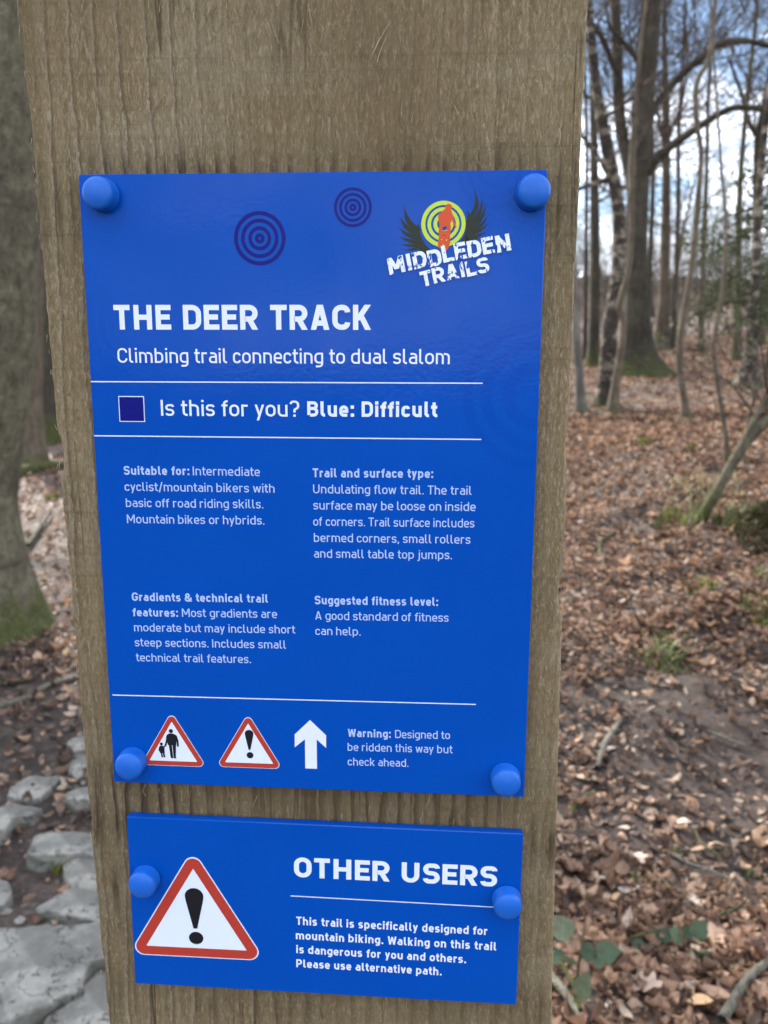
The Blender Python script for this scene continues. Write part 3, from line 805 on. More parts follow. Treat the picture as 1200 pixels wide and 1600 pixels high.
for (x, z) in ((11.3, -9.1), (203.7, -9.9), (10.8, -284.5), (200.2, -286.2)): cap(x, z, sign, OFF)

# ---- the lower warning sign; its own top-left corner is at (5.2, -316.6) mm and it sits a third of a degree off level
OFF2 = (107.5, -415.2)
def low(name, mat, pr, parent): return pr.build(name, mat, parent, OFF2)
sign2 = thing('warning_sign', 'small blue sign headed OTHER USERS with a big red warning triangle, lower on the post', 'sign', (0.0025, 0, 1.582 - 0.4152))
sign2.rotation_euler = (0, math.radians(0.25), 0)
panel('panel', 204.8, 98.6, sign2, (102.4, -98.6), 0.0045)
def rz(z): return z            # text is measured on the tilted sheet; level it again
class P2(Print):
    def build(s, name, mat, parent, off):
        a = math.radians(0.25); V = []
        for x, y, z in s.V:
            dx, dz = x - off[0], z - off[1]
            V.append((off[0] + dx * math.cos(a) - dz * math.sin(a), y, off[1] + dx * math.sin(a) + dz * math.cos(a)))
        s.V = V
        return super().build(name, mat, parent, off)
t = P2(LINE0); t.text('OTHER USERS', 93.1, 197.9, -346.6, -347.1, 11.4, .212); t.build('title_lettering', M['white'], sign2, OFF2)
t = P2(LINE0); t.line([(91.1, -357.6), (197.0, -358.8)], .5); t.build('divider_line', M['white'], sign2, OFF2)
t = P2(LINE0)
t.text('This trail is specifically designed for', 93.8, 193.7, -374.3, -375.1, 4.8, .185)
t.text('mountain biking. Walking on this trail', 93.5, 198.5, -382.8, -383.8, 4.8, .185)
t.text('is dangerous for you and others.', 93.6, 183.1, -391.1, -392.1, 4.8, .185)
t.text('Please use alternative path.', 93.5, 170.5, -399.5, -400.1, 4.8, .185)
t.build('paragraph_lettering', M['white'], sign2, OFF2)
_P = Print; Print = P2
warning_triangle(sign2, OFF2, (39.85, -332.7), -396.7, 37.3, 5.8, 5.0, exclaim(39.8, -355.4, -379.2, 10.0, (40.0, -384.8), 3.9, 3.7))
Print = _P
for (x, z) in ((14.3, -351.3), (202.6, -353.0)): cap(x, z, sign2, OFF2)

# ------------------------------------------------------------------ the wooden post
def make_post():
    Ls = [(76, -26.2), (59, -25.8), (48, -25.0), (31, -23.6), (3, -22.8), (-28, -22.3), (-55, -21.8), (-117, -20.7), (-179, -19.3), (-222, -18.3), (-268, -17.5), (-331, -16.4), (-390, -15.1), (-444, -13.5)]
    Rs = [(70, 225.2), (30, 225.0), (-28, 224.8), (-105, 224.9), (-158, 225.2), (-187, 225.6), (-266, 226.7), (-305, 227.4), (-366, 228.5), (-428, 229.7)]
    def lin(T, z):
        if z >= T[0][0]: (a, b) = T[0], T[1]
        elif z <= T[-1][0]: (a, b) = T[-2], T[-1]
        else:
            for a, b in zip(T, T[1:]):
                if b[0] <= z <= a[0]: break
        q = a[1] + (b[1] - a[1]) * (z - a[0]) / (b[0] - a[0])
        return q
    zs = [ -0.35 + 0.05 * i for i in range(27)]                       # coarse low down
    z = zs[-1]
    while z < 1.72: z += 0.0035; zs.append(z)
    while z < 2.02: z += 0.02; zs.append(z)
    T = 0.125; V, F = [], []
    nf = 84
    # section: front face with a softened, splintery arris, then the sides and the back
    for zz in zs:
        zm = (zz - 1.582) * 1000
        zc = max(-470.0, min(110.0, zm))
        xl, xr = lin(Ls, zc) / 1000 - 0.105, lin(Rs, zc) / 1000 - 0.105
        if zm < -470: xl += (zm + 470) * -0.022e-3; xr += (zm + 470) * -0.016e-3
        jl = 0.0007 * mn.noise((zz * 55, 3, 1)) + 0.0005 * mn.noise((zz * 190, 1, 5)); jr = 0.0005 * mn.noise((zz * 60, 9, 1)) + 0.0004 * mn.noise((zz * 180, 4, 4))
        ch = max(0.0, mn.noise((zz * 32, 12, 1)) - .18); xl += .004 * ch; jr -= .004 * max(0.0, mn.noise((zz * 27, 31, 1)) - .2)
        xl += jl; xr += jr
        row = []
        bw = 0.0022
        row += [(xl, 0.0046 + bw), (xl + bw * .3, 0.0046 + bw * .3), (xl + bw, 0.0046)]
        for i in range(1, nf):
            x = xl + bw + (xr - xl - 2 * bw) * i / nf
            step = 0.0011 * mn.noise((x * 95, zz * 3.0, 0.3)) + 0.0007 * mn.noise((x * 260, zz * 9, 2.0)) + 0.0005 * mn.noise((x * 400, zz * 160, 2.0))
            row.append((x, 0.0056 + step))
        row += [(xr - bw, 0.0046), (xr - bw * .3, 0.0046 + bw * .3), (xr, 0.0046 + bw), (xr, T * .5), (xr, T - .004), (xr - .004, T), (xl + .004, T), (xl, T - .004), (xl, T * .5)]
        V += [(x, y, zz) for x, y in row]
    n = len(row)
    for k in range(len(zs) - 1):
        for i in range(n):
            j = (i + 1) % n; a = k * n
            F.append((a + i, a + j, a + n + j, a + n + i))
    a = (len(zs) - 1) * n
    F.append(tuple(range(a, a + n))); F.append(tuple(range(n - 1, -1, -1)))
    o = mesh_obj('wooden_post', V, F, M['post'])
    tag(o, 'broad weathered sawn timber post carrying the two blue signs', 'post')
    # splinters and raised fibres
    rg = random.Random(3); V, F = [], []
    def fibre(x, z, ln, ang, lift, r):
        i0 = len(V); bow = rg.uniform(-.3, .3)
        for k in range(4):
            s = k / 3
            px = x + math.sin(ang + bow * s) * ln * s; pz = z + math.cos(ang + bow * s) * ln * s
            py = 0.0045 - lift * math.sin(PI * s * .6); rr = r * (1 - .75 * s)
            for a in range(3):
                V.append((px + rr * math.cos(2.1 * a), py + rr * math.sin(2.1 * a) * .7, pz))
        for k in range(3):
            for a in range(3):
                b = (a + 1) % 3; F.append((i0 + k * 3 + a, i0 + k * 3 + b, i0 + k * 3 + 3 + b, i0 + k * 3 + 3 + a))
    for k in range(900):
        x = rg.uniform(-.124, .117); z = rg.uniform(1.08, 1.69)
        fibre(x, z, rg.uniform(.002, .0075), rg.choice((0, PI)) + rg.gauss(0, .22), rg.uniform(.0002, .0009), rg.uniform(.00010, .00022))
    for k in range(110):
        zz = rg.uniform(1.08, 1.69); e = rg.choice((0, 1))
        x = (lin(Ls, (zz - 1.582) * 1000) + rg.uniform(-.2, 1.2)) / 1000 - .105 if e == 0 else (lin(Rs, (zz - 1.582) * 1000) + rg.uniform(-1.0, .2)) / 1000 - .105
        fibre(x, zz, rg.uniform(.0015, .004), rg.choice((0, PI)) + rg.gauss(0, .10), .0004, rg.uniform(.00010, .0002))
    for (x, z, ln, an) in ((0.030, 1.628, .011, .25), (0.0315, 1.638, .010, -2.7), (0.0315, 1.6375, .008, .5), (0.110, 1.600, .007, 2.9)):
        fibre(x, z, ln, an, .0016, .0004)
    s = mesh_obj('wood_splinter', V, F, M['splinter'], o); s['kind'] = 'stuff'
M['splinter'] = flat_mat('splinter_wood', (0.40, 0.32, 0.20), 0.8, 0.2)
make_post()

# ------------------------------------------------------------------ ground
def axis(lo, hi, f0, f1, fine, grow):
    a = [f0]
    while a[-1] < f1: a.append(a[-1] + fine)
    st = fine
    while a[-1] < hi: st *= grow; a.append(a[-1] + st)
    b = [f0]; st = fine
    while b[-1] > lo: st *= grow; b.append(b[-1] - st)
    return np.array(b[:0:-1] + a)
gx = axis(-150, 150, -3.6, 4.4, 0.045, 1.07); gy = axis(-120, 170, 0.6, 8.5, 0.045, 1.06)
GX, GY = np.meshgrid(gx, gy)
V = np.empty((GX.size, 3), np.float32); V[:, 0] = GX.ravel(); V[:, 1] = GY.ravel()
V[:, 2] = [ground_z(float(x), float(y)) for x, y in V[:, :2]]
nx, ny = len(gx), len(gy)
ii = (np.arange(ny - 1)[:, None] * nx + np.arange(nx - 1)[None, :]).ravel()
g = np_obj('ground', V, np.stack([ii, ii + 1, ii + nx + 1, ii + nx], 1), M['soil']); g['kind'] = 'structure'

# ------------------------------------------------------------------ leaf litter and leaves
def leaves_mesh(pos, size, yaw, tilt, wide, curl, rs):
    """many dead leaves: nine-point folded blades. arrays of one entry per leaf"""
    n = len(size)
    tt = np.array([0, .28, .62, 1.0]); ww = np.array([.06, .85, .80, .03])
    P = np.zeros((n, 12, 3))
    for k in range(4):
        for j, sd in enumerate((-1, 0, 1)):
            x = (tt[k] - .5) * size
            wob = 1 + .35 * rs.uniform(-1, 1, n)
            y = sd * ww[k] * wide * size * .5 * wob
            z = abs(sd) * curl * size * .16 + ((tt[k] - .5) ** 2) * curl * size * .7
            P[:, k * 3 + j, 0] = x; P[:, k * 3 + j, 1] = y; P[:, k * 3 + j, 2] = z
    ct, st = np.cos(tilt), np.sin(tilt)
    ra = rs.uniform(0, 2 * PI, n)
    # tilt about a random axis in the leaf plane (roll then pitch)
    X, Y, Z = P[..., 0].copy(), P[..., 1].copy(), P[..., 2].copy()
    a1 = (tilt * np.cos(ra))[:, None]; a2 = (tilt * np.sin(ra))[:, None]
    Y, Z = Y * np.cos(a1) - Z * np.sin(a1), Y * np.sin(a1) + Z * np.cos(a1)
    X, Z = X * np.cos(a2) + Z * np.sin(a2), -X * np.sin(a2) + Z * np.cos(a2)
    c, s = np.cos(yaw)[:, None], np.sin(yaw)[:, None]
    P[..., 0] = X * c - Y * s + pos[:, 0, None]; P[..., 1] = X * s + Y * c + pos[:, 1, None]; P[..., 2] = Z + pos[:, 2, None]
    q = np.array([[k * 3 + j, k * 3 + 3 + j, k * 3 + 4 + j, k * 3 + 1 + j] for k in range(3) for j in (0, 1)])
    F = (np.arange(n)[:, None, None] * 12 + q[None]).reshape(-1, 4)
    return P.reshape(-1, 3), F

def litter():
    rs = np.random.RandomState(11); pts = []
    def wedge(n, d0, d1, lo, hi, power=1.0):
        d = d0 + (d1 - d0) * rs.uniform(0, 1, n) ** power
        s = rs.uniform(lo, hi, n)
        return CAM.x + d * (s - 0.065), CAM.y + d
    out = []
    for (n, d0, d1, lo, hi, pw) in ((30000, 1.35, 4.2, .10, .95, .65), (72000, 4.0, 10.5, .10, .75, .75), (60000, 8.0, 22.0, .08, .7, .7),
                                     (6500, 1.35, 4.2, -.85, -.25, .65), (9000, 4.0, 9.0, -.7, -.25, .7), (7000, 8.5, 18.0, -.7, -.25, .8), (9000, 1.2, 9.0, -.25, .12, .6)):
        x, y = wedge(n, d0, d1, lo, hi, pw); out.append(np.stack([x, y], 1))
    XY = np.concatenate(out)
    keep = []
    for x, y in XY:
        d = math.hypot(x, y + .4)
        c = mn.noise((x * 1.1, y * 1.1, 9.0)) * .5 + mn.noise((x * 3.1, y * 3.1, 3.0)) * .4
        dens = .72 + .55 * c
        if x > 0:                                    # the trodden, muddy part of the trail
            mud = smooth(2.2, 2.6, d) * (1 - smooth(3.3, 4.6, d))
            dens -= .52 * mud
            if d < 2.5: dens += .35
        else:
            dens -= .42 * (1 - smooth(3.2, 4.6, d))
        keep.append(dens > 0 and random.random() < dens)
    random.seed(2)
    XY = XY[np.array(keep)]
    n = len(XY); d = np.hypot(XY[:, 0], XY[:, 1] + .4)
    z = np.array([ground_z(float(a), float(b)) for a, b in XY])
    size = rs.uniform(.018, .046, n) * rs.choice([.7, 1.0, 1.2, 1.5, 2.1], n, p=[.28, .34, .24, .11, .03]) * np.where(d < 2.4, 1.08, 1.0)
    size *= np.clip(1 + (d - 7) * .05, 1.0, 1.4)
    pos = np.stack([XY[:, 0], XY[:, 1], z + rs.uniform(.002, .018, n)], 1)
    V, F = leaves_mesh(pos, size, rs.uniform(0, 2 * PI, n), np.abs(rs.normal(0, .55, n)), rs.uniform(.4, .8, n), rs.uniform(-1.0, 2.2, n), rs)
    o = np_obj('leaf_litter', V, F, M['leaf']); o['kind'] = 'stuff'
    tag(o, 'brown and tan fallen leaves covering the woodland floor', 'leaf litter')
random.seed(2)
litter()

# ------------------------------------------------------------------ trees
class Tubes:
    """tapered round limbs collected into one mesh"""
    def __init__(s): s.V, s.F, s.n = [], [], 0
    def add(s, P, R, sides, wob=0.0, seed=0.0, flare=None):
        P = np.asarray(P, float); k = len(P)
        T = np.gradient(P, axis=0); T /= np.linalg.norm(T, axis=1)[:, None] + 1e-9
        ref = np.array([1.0, 0.13, 0.07]) if abs(T[0][0]) < .8 else np.array([0.1, 1.0, 0.05])
        A = np.cross(T, ref); A /= np.linalg.norm(A, axis=1)[:, None] + 1e-9
        B = np.cross(T, A)
        t = np.arange(sides) * 2 * PI / sides
        R = np.asarray(R, float)[:, None] * np.ones(sides)[None]
        if wob or flare is not None:
            for i in range(k):
                for j in range(sides):
                    c, sn = math.cos(t[j]), math.sin(t[j])
                    R[i, j] *= 1 + wob * mn.noise((c * 1.3 + seed, sn * 1.3, P[i][2] * 1.2 + seed)) + wob * .5 * mn.noise((c * 4 + seed, sn * 4, P[i][2] * 5))
                    if flare is not None: R[i, j] *= 1 + flare(P[i][2] - P[0][2], t[j])
        Q = P[:, None, :] + R[..., None] * (np.cos(t)[None, :, None] * A[:, None, :] + np.sin(t)[None, :, None] * B[:, None, :])
        i0 = s.n; s.V.append(Q.reshape(-1, 3)); s.n += k * sides
        a = (np.arange(k - 1)[:, None] * sides + np.arange(sides)[None]).ravel()
        b = (np.arange(k - 1)[:, None] * sides + (np.arange(sides) + 1)[None] % sides).ravel()
        s.F.append(np.stack([a, b, b + sides, a + sides], 1) + i0)
    def build(s, name, mat, parent=None, off=(0, 0, 0)):
        return np_obj(name, np.concatenate(s.V) - np.array(off), np.concatenate(s.F), mat, parent)

def spline(P, R, n):
    """smooth a hand-placed limb: Catmull-Rom through the points"""
    P = [Vector(p) for p in P]; out, rad = [], []
    for i in range(len(P) - 1):
        a, b, c, d = P[max(0, i - 1)], P[i], P[i + 1], P[min(len(P) - 1, i + 2)]
        for k in range(n):
            t = k / n
            out.append(.5 * ((2 * b) + (c - a) * t + (2 * a - 5 * b + 4 * c - d) * t * t + (3 * b - a - 3 * c + d) * t ** 3)); rad.append(R[i] + (R[i + 1] - R[i]) * t)
    out.append(P[-1]); rad.append(R[-1])
    return [tuple(p) for p in out], rad

def rvec(rg): 
    v = Vector((rg.gauss(0, 1), rg.gauss(0, 1), rg.gauss(0, 1))); return v.normalized()

def grow(tb, p, d, L, r, lvl, rg, up=.06, wander=.16, kids=(5, 5, 4), sides=(5, 4, 3, 3), minr=.0022):
    segs = 6 if lvl < 2 else 4
    P, R = [p.copy()], [r]; q = p.copy(); d = d.normalized()
    for k in range(segs):
        d = (d + rvec(rg) * wander + Vector((0, 0, up))).normalized(); q = q + d * (L / segs)
        P.append(q.copy()); R.append(max(minr, r * (1 - .72 * (k + 1) / segs)))
    tb.add(P, R, sides[min(lvl, 3)])
    if lvl >= len(kids): return
    for c in range(kids[lvl]):
        t = rg.uniform(.22, 1.0); k = min(segs - 1, int(t * segs)); f = t * segs - k
        o = P[k].lerp(P[k + 1], f); dd = (P[k + 1] - P[k]).normalized()
        side = rvec(rg); side = (side - dd * side.dot(dd)).normalized()
        a = rg.uniform(.45, 1.05)
        nd = dd * math.cos(a) + side * math.sin(a)
        grow(tb, o, nd, L * rg.uniform(.42, .68), max(minr, R[k] * .55), lvl + 1, rg, up, wander, kids, sides, minr)

def root_flare(amount, height, lobes, phase):
    return lambda z, t: amount * math.exp(-max(0, z) / height) * (1 + .55 * math.cos(lobes * t + phase) + .2 * math.cos((lobes + 2) * t))

def tree(name, label, px, mat, Y=None, top=9.0, sides=14, flare=None, wob=.08, limbs=(), crown=None, seed=1, cat='tree', group=None, lean=None, moss=None, depth_bias=0.0):
    """px: (pixel x, pixel y, width in pixels) from the foot up as measured; the rest of the tree goes on above the frame"""
    rg = random.Random(seed)
    foot = hit(px[0][0], px[0][1]) if Y is None else at(px[0][0], px[0][1], Y)
    Y0 = foot.y
    def pt(x, y): return at(x, y, Y0 + depth_bias * (px[0][1] - y) / 500)
    def wid(w, p): return w * .5 * (p - CAM).dot(cy) / FPX
    P = [foot] + [pt(x, y) for x, y, w in px[1:]]
    R = [wid(w, p) for (x, y, w), p in zip(px, P)]
    P[0].z -= .02 * top / 9
    if top and P[-1].z < foot.z + top:
        d = (P[-1] - P[-2]).normalized() if lean is None else Vector(lean).normalized()
        r = R[-1]; q = P[-1].copy(); zt = foot.z + top; n = 5; h = (zt - q.z)
        for k in range(n):
            d = (d * .8 + Vector((0, 0, .25)) + rvec(rg) * .06).normalized()
            q = q + d * (h / n); P.append(q.copy()); R.append(r * (1 - .8 * (k + 1) / n))
    base = Vector((foot.x, foot.y, foot.z))
    root = thing(name, label, cat, base, group)
    tb = Tubes()
    SP, SR = spline(P, R, 6)
    tb.add([Vector(p) - base for p in SP], SR, sides, wob, seed * 1.7, flare)
    for lp in limbs:                                   # large limbs that show: pixel polylines, dy = depth they reach beyond the trunk
        LP = [at(x, y, Y0 + dy) for x, y, w, dy in lp]; LR = [wid(w, p) for (x, y, w, dy), p in zip(lp, LP)]
        SP2, SR2 = spline(LP, LR, 5)
        tb.add([Vector(p) - base for p in SP2], SR2, 8, wob * .6, seed)
    tb.build('trunk', mat, root)
    if crown:
        ct = Tubes()
        nb, L0, kids, z0 = crown['n'], crown['len'], crown.get('kids', (5, 4, 3)), crown.get('from', .3)
        for k in range(nb):
            t = rg.uniform(z0, 1.0); i = min(len(SP) - 2, int(t * (len(SP) - 1)))
            p = Vector(SP[i]) - base
            a = rg.uniform(0, 2 * PI); el = rg.uniform(*crown.get('el', (.1, .8)))
            d = Vector((math.cos(a) * math.cos(el), math.sin(a) * math.cos(el), math.sin(el)))
            grow(ct, p, d, L0 * rg.uniform(.6, 1.15) * (1 - .5 * (t - z0)), max(crown.get('minr', .003) * 1.5, SR[i] * crown.get('r', .35)), 0, rg, crown.get('up', .05), .18, kids, minr=crown.get('minr', .003))
        for lp in limbs:
            LP = [at(x, y, Y0 + dy) - base for x, y, w, dy in lp]
            for k in range(crown.get('limb_n', 9)):
                i = rg.randrange(len(LP) - 1); p = LP[i].lerp(LP[i + 1], rg.random()); d = (LP[i + 1] - LP[i]).normalized()
                grow(ct, p, (d * .6 + rvec(rg) * .8 + Vector((0, 0, .25))), L0 * rg.uniform(.35, .7), .012, 1, rg, .04, .2, kids, minr=crown.get('minr', .003))
        ct.build('crown', crown.get('mat', M['twig']), root)
    return root, SP, SR, base

TW = dict(n=16, len=2.4, kids=(6, 5, 4))
# --- right of the post
tree('beech_tree', 'thick grey beech with a flared mossy foot, the widest trunk right of the post',
     [(1000, 590, 66), (998, 570, 56), (995, 530, 46), (994, 470, 40), (993, 400, 36), (996, 320, 33), (1000, 240, 33), (1008, 130, 33), (1016, 30, 32), (1021, -30, 31)],
     M['beech'], top=11, sides=26, flare=root_flare(.55, .22, 5, 2.4), wob=.07, seed=3,
     limbs=([(1006, 195, 20, 0), (1032, 155, 13, -.1), (1066, 116, 12, -.3), (1104, 84, 12, -.5), (1128, 68, 12, -.6), (1165, 64, 9, -.8), (1210, 74, 8, -.9)],
            [(1000, 282, 20, 0), (1034, 240, 14, -.2), (1082, 205, 12, -.5), (1124, 178, 11, -.7), (1154, 168, 10, -.8), (1210, 172, 9, -1.0)],
            [(996, 330, 26, .1), (984, 265, 22, .2), (971, 205, 19, .3), (966, 140, 18, .3), (964, 60, 17, .4), (958, -30, 16, .5)],
            [(966, 120, 10, .3), (940, 60, 8, .0), (915, 20, 6, -.2)],
            [(1000, 105, 8, .0), (985, 78, 7, -.2), (950, 40, 5, -.4)]),
     crown=dict(n=11, len=3.2, kids=(5, 4, 4), limb_n=13, minr=.0020, el=(.2, .9), **{'from': .62}))
tree('birch_tree', 'leaning birch with black and pale flaking bark in front of the thick beech',
     [(944, 634, 34), (948, 590, 27), (953, 517, 24), (964, 440, 22), (968, 380, 21), (964, 310, 20), (946, 215, 19), (931, 130, 16), (922, 40, 14), (917, -30, 12)],
     M['birch'], top=9, sides=14, flare=root_flare(.22, .15, 4, 2), wob=.1, seed=5,
     limbs=([(948, 282, 10, 0), (925, 287, 7, -.2), (895, 300, 6, -.5)], [(950, 268, 8, 0), (920, 225, 6, .1), (900, 205, 5, .2)]), crown=dict(n=12, len=1.8, kids=(5, 4, 4), el=(-.3, .6), limb_n=5, **{'from': .4}))
tree('sapling', 'thin pale brown sapling standing against the front of the thick beech',
     [(957, 645, 20), (962, 600, 13), (972, 540, 11), (974, 500, 11), (968, 478, 10), (980, 430, 9), (986, 380, 9), (988, 300, 8), (992, 200, 7), (1000, 80, 6), (1010, 0, 5)],
     M['sapling'], top=6, sides=9, flare=root_flare(.3, .08, 4, 1), wob=.07, seed=7, crown=dict(n=9, len=1.0, kids=(4, 4, 3), r=.5, **{'from': .5}))
tree('sapling', 'slender grey trunk hard against the right edge of the wooden post',
     [(909, 643, 19), (905, 590, 13), (901, 530, 13), (897, 460, 12), (893, 380, 11), (893, 280, 10), (899, 150, 9), (905, 20, 8)],
     M['grey'], top=7, sides=10, flare=root_flare(.25, .08, 4, 0), wob=.06, seed=9, crown=dict(n=8, len=1.3, kids=(4, 4, 3), **{'from': .45}))
tree('woodland_tree', 'straight slim trunk in the gap between the post and the leaning birch',
     [(927, 572, 24), (928, 540, 19), (929, 480, 17), (930, 400, 15), (929, 320, 14), (928, 220, 12), (926, 100, 11)],
     M['beech'], top=11, sides=10, flare=root_flare(.2, .12, 4, 0), wob=.06, seed=11, crown=dict(n=12, len=2.2, kids=(5, 4, 4), **{'from': .35}))
tree('woodland_tree', 'straight brown trunk behind, between the thick beech and the bent sapling',
     [(1030, 547, 40), (1034, 525, 24), (1037, 480, 18), (1039, 400, 15), (1041, 320, 13), (1041, 225, 12)],
     M['sapling'], top=9, sides=10, flare=root_flare(.25, .2, 4, 0), wob=.06, seed=13,
     limbs=([(1041, 228, 9, 0), (1050, 200, 6, 0), (1064, 165, 5, 0), (1074, 100, 4, 0), (1070, 20, 3, 0)], [(1041, 228, 8, 0), (1030, 190, 6, .1), (1026, 150, 4, .2)]),
     crown=dict(n=14, len=2.4, kids=(6, 5, 4), limb_n=9, **{'from': .5}))
tree('sapling', 'bent bare sapling alone in the middle of the leafy slope, right of the thick beech',
     [(1073, 655, 20), (1070, 630, 12), (1064, 590, 11), (1062, 545, 11), (1068, 495, 11), (1076, 449, 10), (1085, 380, 9), (1092, 300, 9), (1096, 240, 8), (1088, 187, 8), (1089, 130, 8), (1107, 93, 7), (1114, 40, 6), (1119, -20, 6)],
     M['sapling'], top=7, sides=10, flare=root_flare(.3, .06, 4, 0), wob=.05, seed=15, crown=dict(n=10, len=1.3, kids=(5, 4, 3), r=.45, **{'from': .5}))
tree('sapling', 'very thin wavy sapling rising just left of the leaning branch',
     [(1138, 722, 10), (1134, 680, 8), (1126, 628, 8), (1118, 575, 7), (1114, 545, 7), (1118, 515, 7), (1128, 462, 6), (1133, 407, 6), (1134, 340, 5), (1126, 250, 5), (1120, 150, 4)],
     M['sapling'], top=4.4, sides=7, wob=.04, seed=17, crown=dict(n=10, len=.8, kids=(4, 4, 3), r=.55, minr=.002, **{'from': .55}))
tree('leaning_tree', 'leaning mossy grey stem that forks at the right edge above the bank',
     [(1093, 818, 20), (1104, 795, 17), (1122, 765, 16), (1148, 718, 16), (1166, 690, 17), (1186, 668, 18), (1212, 646, 17), (1260, 600, 15)],
     M['mossy'], top=0, sides=12, wob=.06, seed=19, limbs=([(1166, 686, 14, 0), (1176, 664, 13, 0), (1188, 640, 12, .05), (1206, 608, 11, .1), (1240, 540, 9, .2)],), crown=dict(n=4, len=.8, kids=(4, 3, 3), **{'from': .8}, limb_n=6))
tree('woodland_tree', 'forked grey trunk rising above the evergreen at the right edge',
     [(1186, 540, 20), (1184, 480, 15), (1183, 400, 13), (1182, 300, 12), (1184, 250, 11), (1186, 205, 10), (1196, 150, 8)],
     M['beech'], top=10, sides=10, wob=.06, seed=21,
     limbs=([(1184, 215, 8, 0), (1170, 190, 7, 0), (1160, 150, 6, .1), (1140, 95, 4, .2)],), crown=dict(n=14, len=2.4, kids=(6, 5, 4), el=(-.2, .8), **{'from': .3}))
tree('birch_tree', 'dark birch trunk with pale flecks standing under the evergreen foliage',
     [(1166, 608, 40), (1170, 580, 26), (1174, 540, 20), (1178, 480, 14), (1182, 400, 12), (1186, 300, 11)],
     M['birch'], top=9, sides=12, flare=root_flare(.5, .14, 4, 1), wob=.12, seed=23, crown=dict(n=10, len=1.8, kids=(5, 4, 4), **{'from': .45}))
for i, (lab, pxs, mt) in enumerate((
    ('slim grey trunk behind, close to the right of the thick beech', [(1010, 545, 12), (1012, 480, 9), (1016, 400, 8), (1020, 300, 7), (1018, 200, 7)], 'dark'),
    ('far slim trunk just left of the bent sapling', [(1052, 545, 12), (1054, 480, 9), (1058, 400, 8), (1060, 300, 7)], 'farwood'),
    ('far pale trunk seen between the bent sapling and the very thin one', [(1096, 548, 11), (1097, 470, 9), (1100, 380, 8), (1104, 270, 7)], 'sapling'),
    ('far mossy trunk with its foot left of the dark flecked birch', [(1150, 565, 18), (1152, 500, 13), (1154, 420, 11), (1156, 300, 9)], 'mossy'),
    ('slim far trunk left of the leaning birch beside the post', [(914, 560, 9), (915, 470, 7), (916, 360, 6), (917, 230, 6)], 'dark'))):
    tree('woodland_tree', lab, pxs, M[mt], top=10, sides=8, wob=.05, seed=40 + i, flare=root_flare(.2, .15, 4, i), group='slim trunks on the slope behind the beech', crown=dict(n=30, len=2.6, kids=(6, 5, 4), minr=.0024, r=.22, el=(-.2, .8), **{'from': .25}))
# --- left of the post
tree('beech_tree', 'massive mossy beech at the left edge of the view with spreading roots',
     [(-62, 985, 240), (-64, 930, 222), (-70, 850, 198), (-74, 770, 192), (-66, 660, 196), (-52, 540, 196), (-42, 400, 194), (-36, 250, 188), (-32, 100, 182), (-30, -60, 176)],
     M['mossy'], top=12, sides=30, flare=root_flare(.26, .17, 5, .9), wob=.05, seed=31, crown=dict(n=9, len=3.2, kids=(5, 4, 4), **{'from': .5}))
tree('woodland_tree', 'brown furrowed trunk with a wide foot just behind the massive beech',
     [(46, 722, 52), (48, 690, 40), (50, 640, 32), (52, 560, 28), (54, 460, 26), (56, 300, 24)],
     M['sapling'], top=10, sides=14, flare=root_flare(.35, .2, 5, 0), wob=.08, seed=33, crown=dict(n=12, len=2.2, kids=(5, 4, 4), **{'from': .4}))
tree('woodland_tree', 'smooth grey trunk touching the left edge of the wooden post',
     [(74, 692, 44), (73, 650, 34), (71, 590, 31), (68, 500, 29), (64, 400, 27), (60, 280, 25)],
     M['beech'], top=11, sides=14, flare=root_flare(.3, .2, 5, 1), wob=.06, seed=35, crown=dict(n=12, len=2.4, kids=(5, 4, 4), **{'from': .4}))

# evergreen at the right edge: small dark leaves on drooping sprays
def evergreen():
    rg = random.Random(8); rs = np.random.RandomState(8)
    foot = at(1205, 560, 12.6); foot.z = ground_z(foot.x, foot.y)
    root = thing('evergreen_tree', 'dark green evergreen with drooping sprays at the right edge', 'tree', foot)
    tb = Tubes(); P = [Vector((0, 0, 0)), Vector((.05, 0, 1.2)), Vector((0, .05, 2.6)), Vector((.05, 0, 4.2))]
    SP, SR = spline(P, [.09, .07, .05, .02], 5); tb.add(SP, SR, 9, .06)
    tips = []
    for k in range(40):
        z = rg.uniform(.9, 3.3); a = rg.uniform(0, 2 * PI); Lb = rg.uniform(1.0, 2.0) * (1.15 - z / 5.5)
        d = Vector((math.cos(a), math.sin(a), .15)); p = Vector((0, 0, z)); Q, R = [p.copy()], [.02]
        for s in range(6):
            d = (d + Vector((0, 0, -.14)) + rvec(rg) * .1).normalized(); p = p + d * Lb / 6; Q.append(p.copy()); R.append(.02 * (1 - s / 7))
            for c in range(3): tips.append((p + rvec(rg) * .06, d.copy()))
        tb.add(Q, R, 4)
    tb.build('trunk', M['dark'], root)
    pos = []
    for p, d in tips:
        for c in range(11):
            q = p + Vector((rg.gauss(0, .10), rg.gauss(0, .10), rg.gauss(-.03, .09))); pos.append(tuple(q))
    pos = np.array(pos); n = len(pos)
    V, F = leaves_mesh(pos, rs.uniform(.04, .085, n), rs.uniform(0, 2 * PI, n), np.abs(rs.normal(.5, .5, n)), rs.uniform(.45, .7, n), rs.uniform(-1, 1, n), rs)
    np_obj('crown', V, F, M['holly'], root)
evergreen()

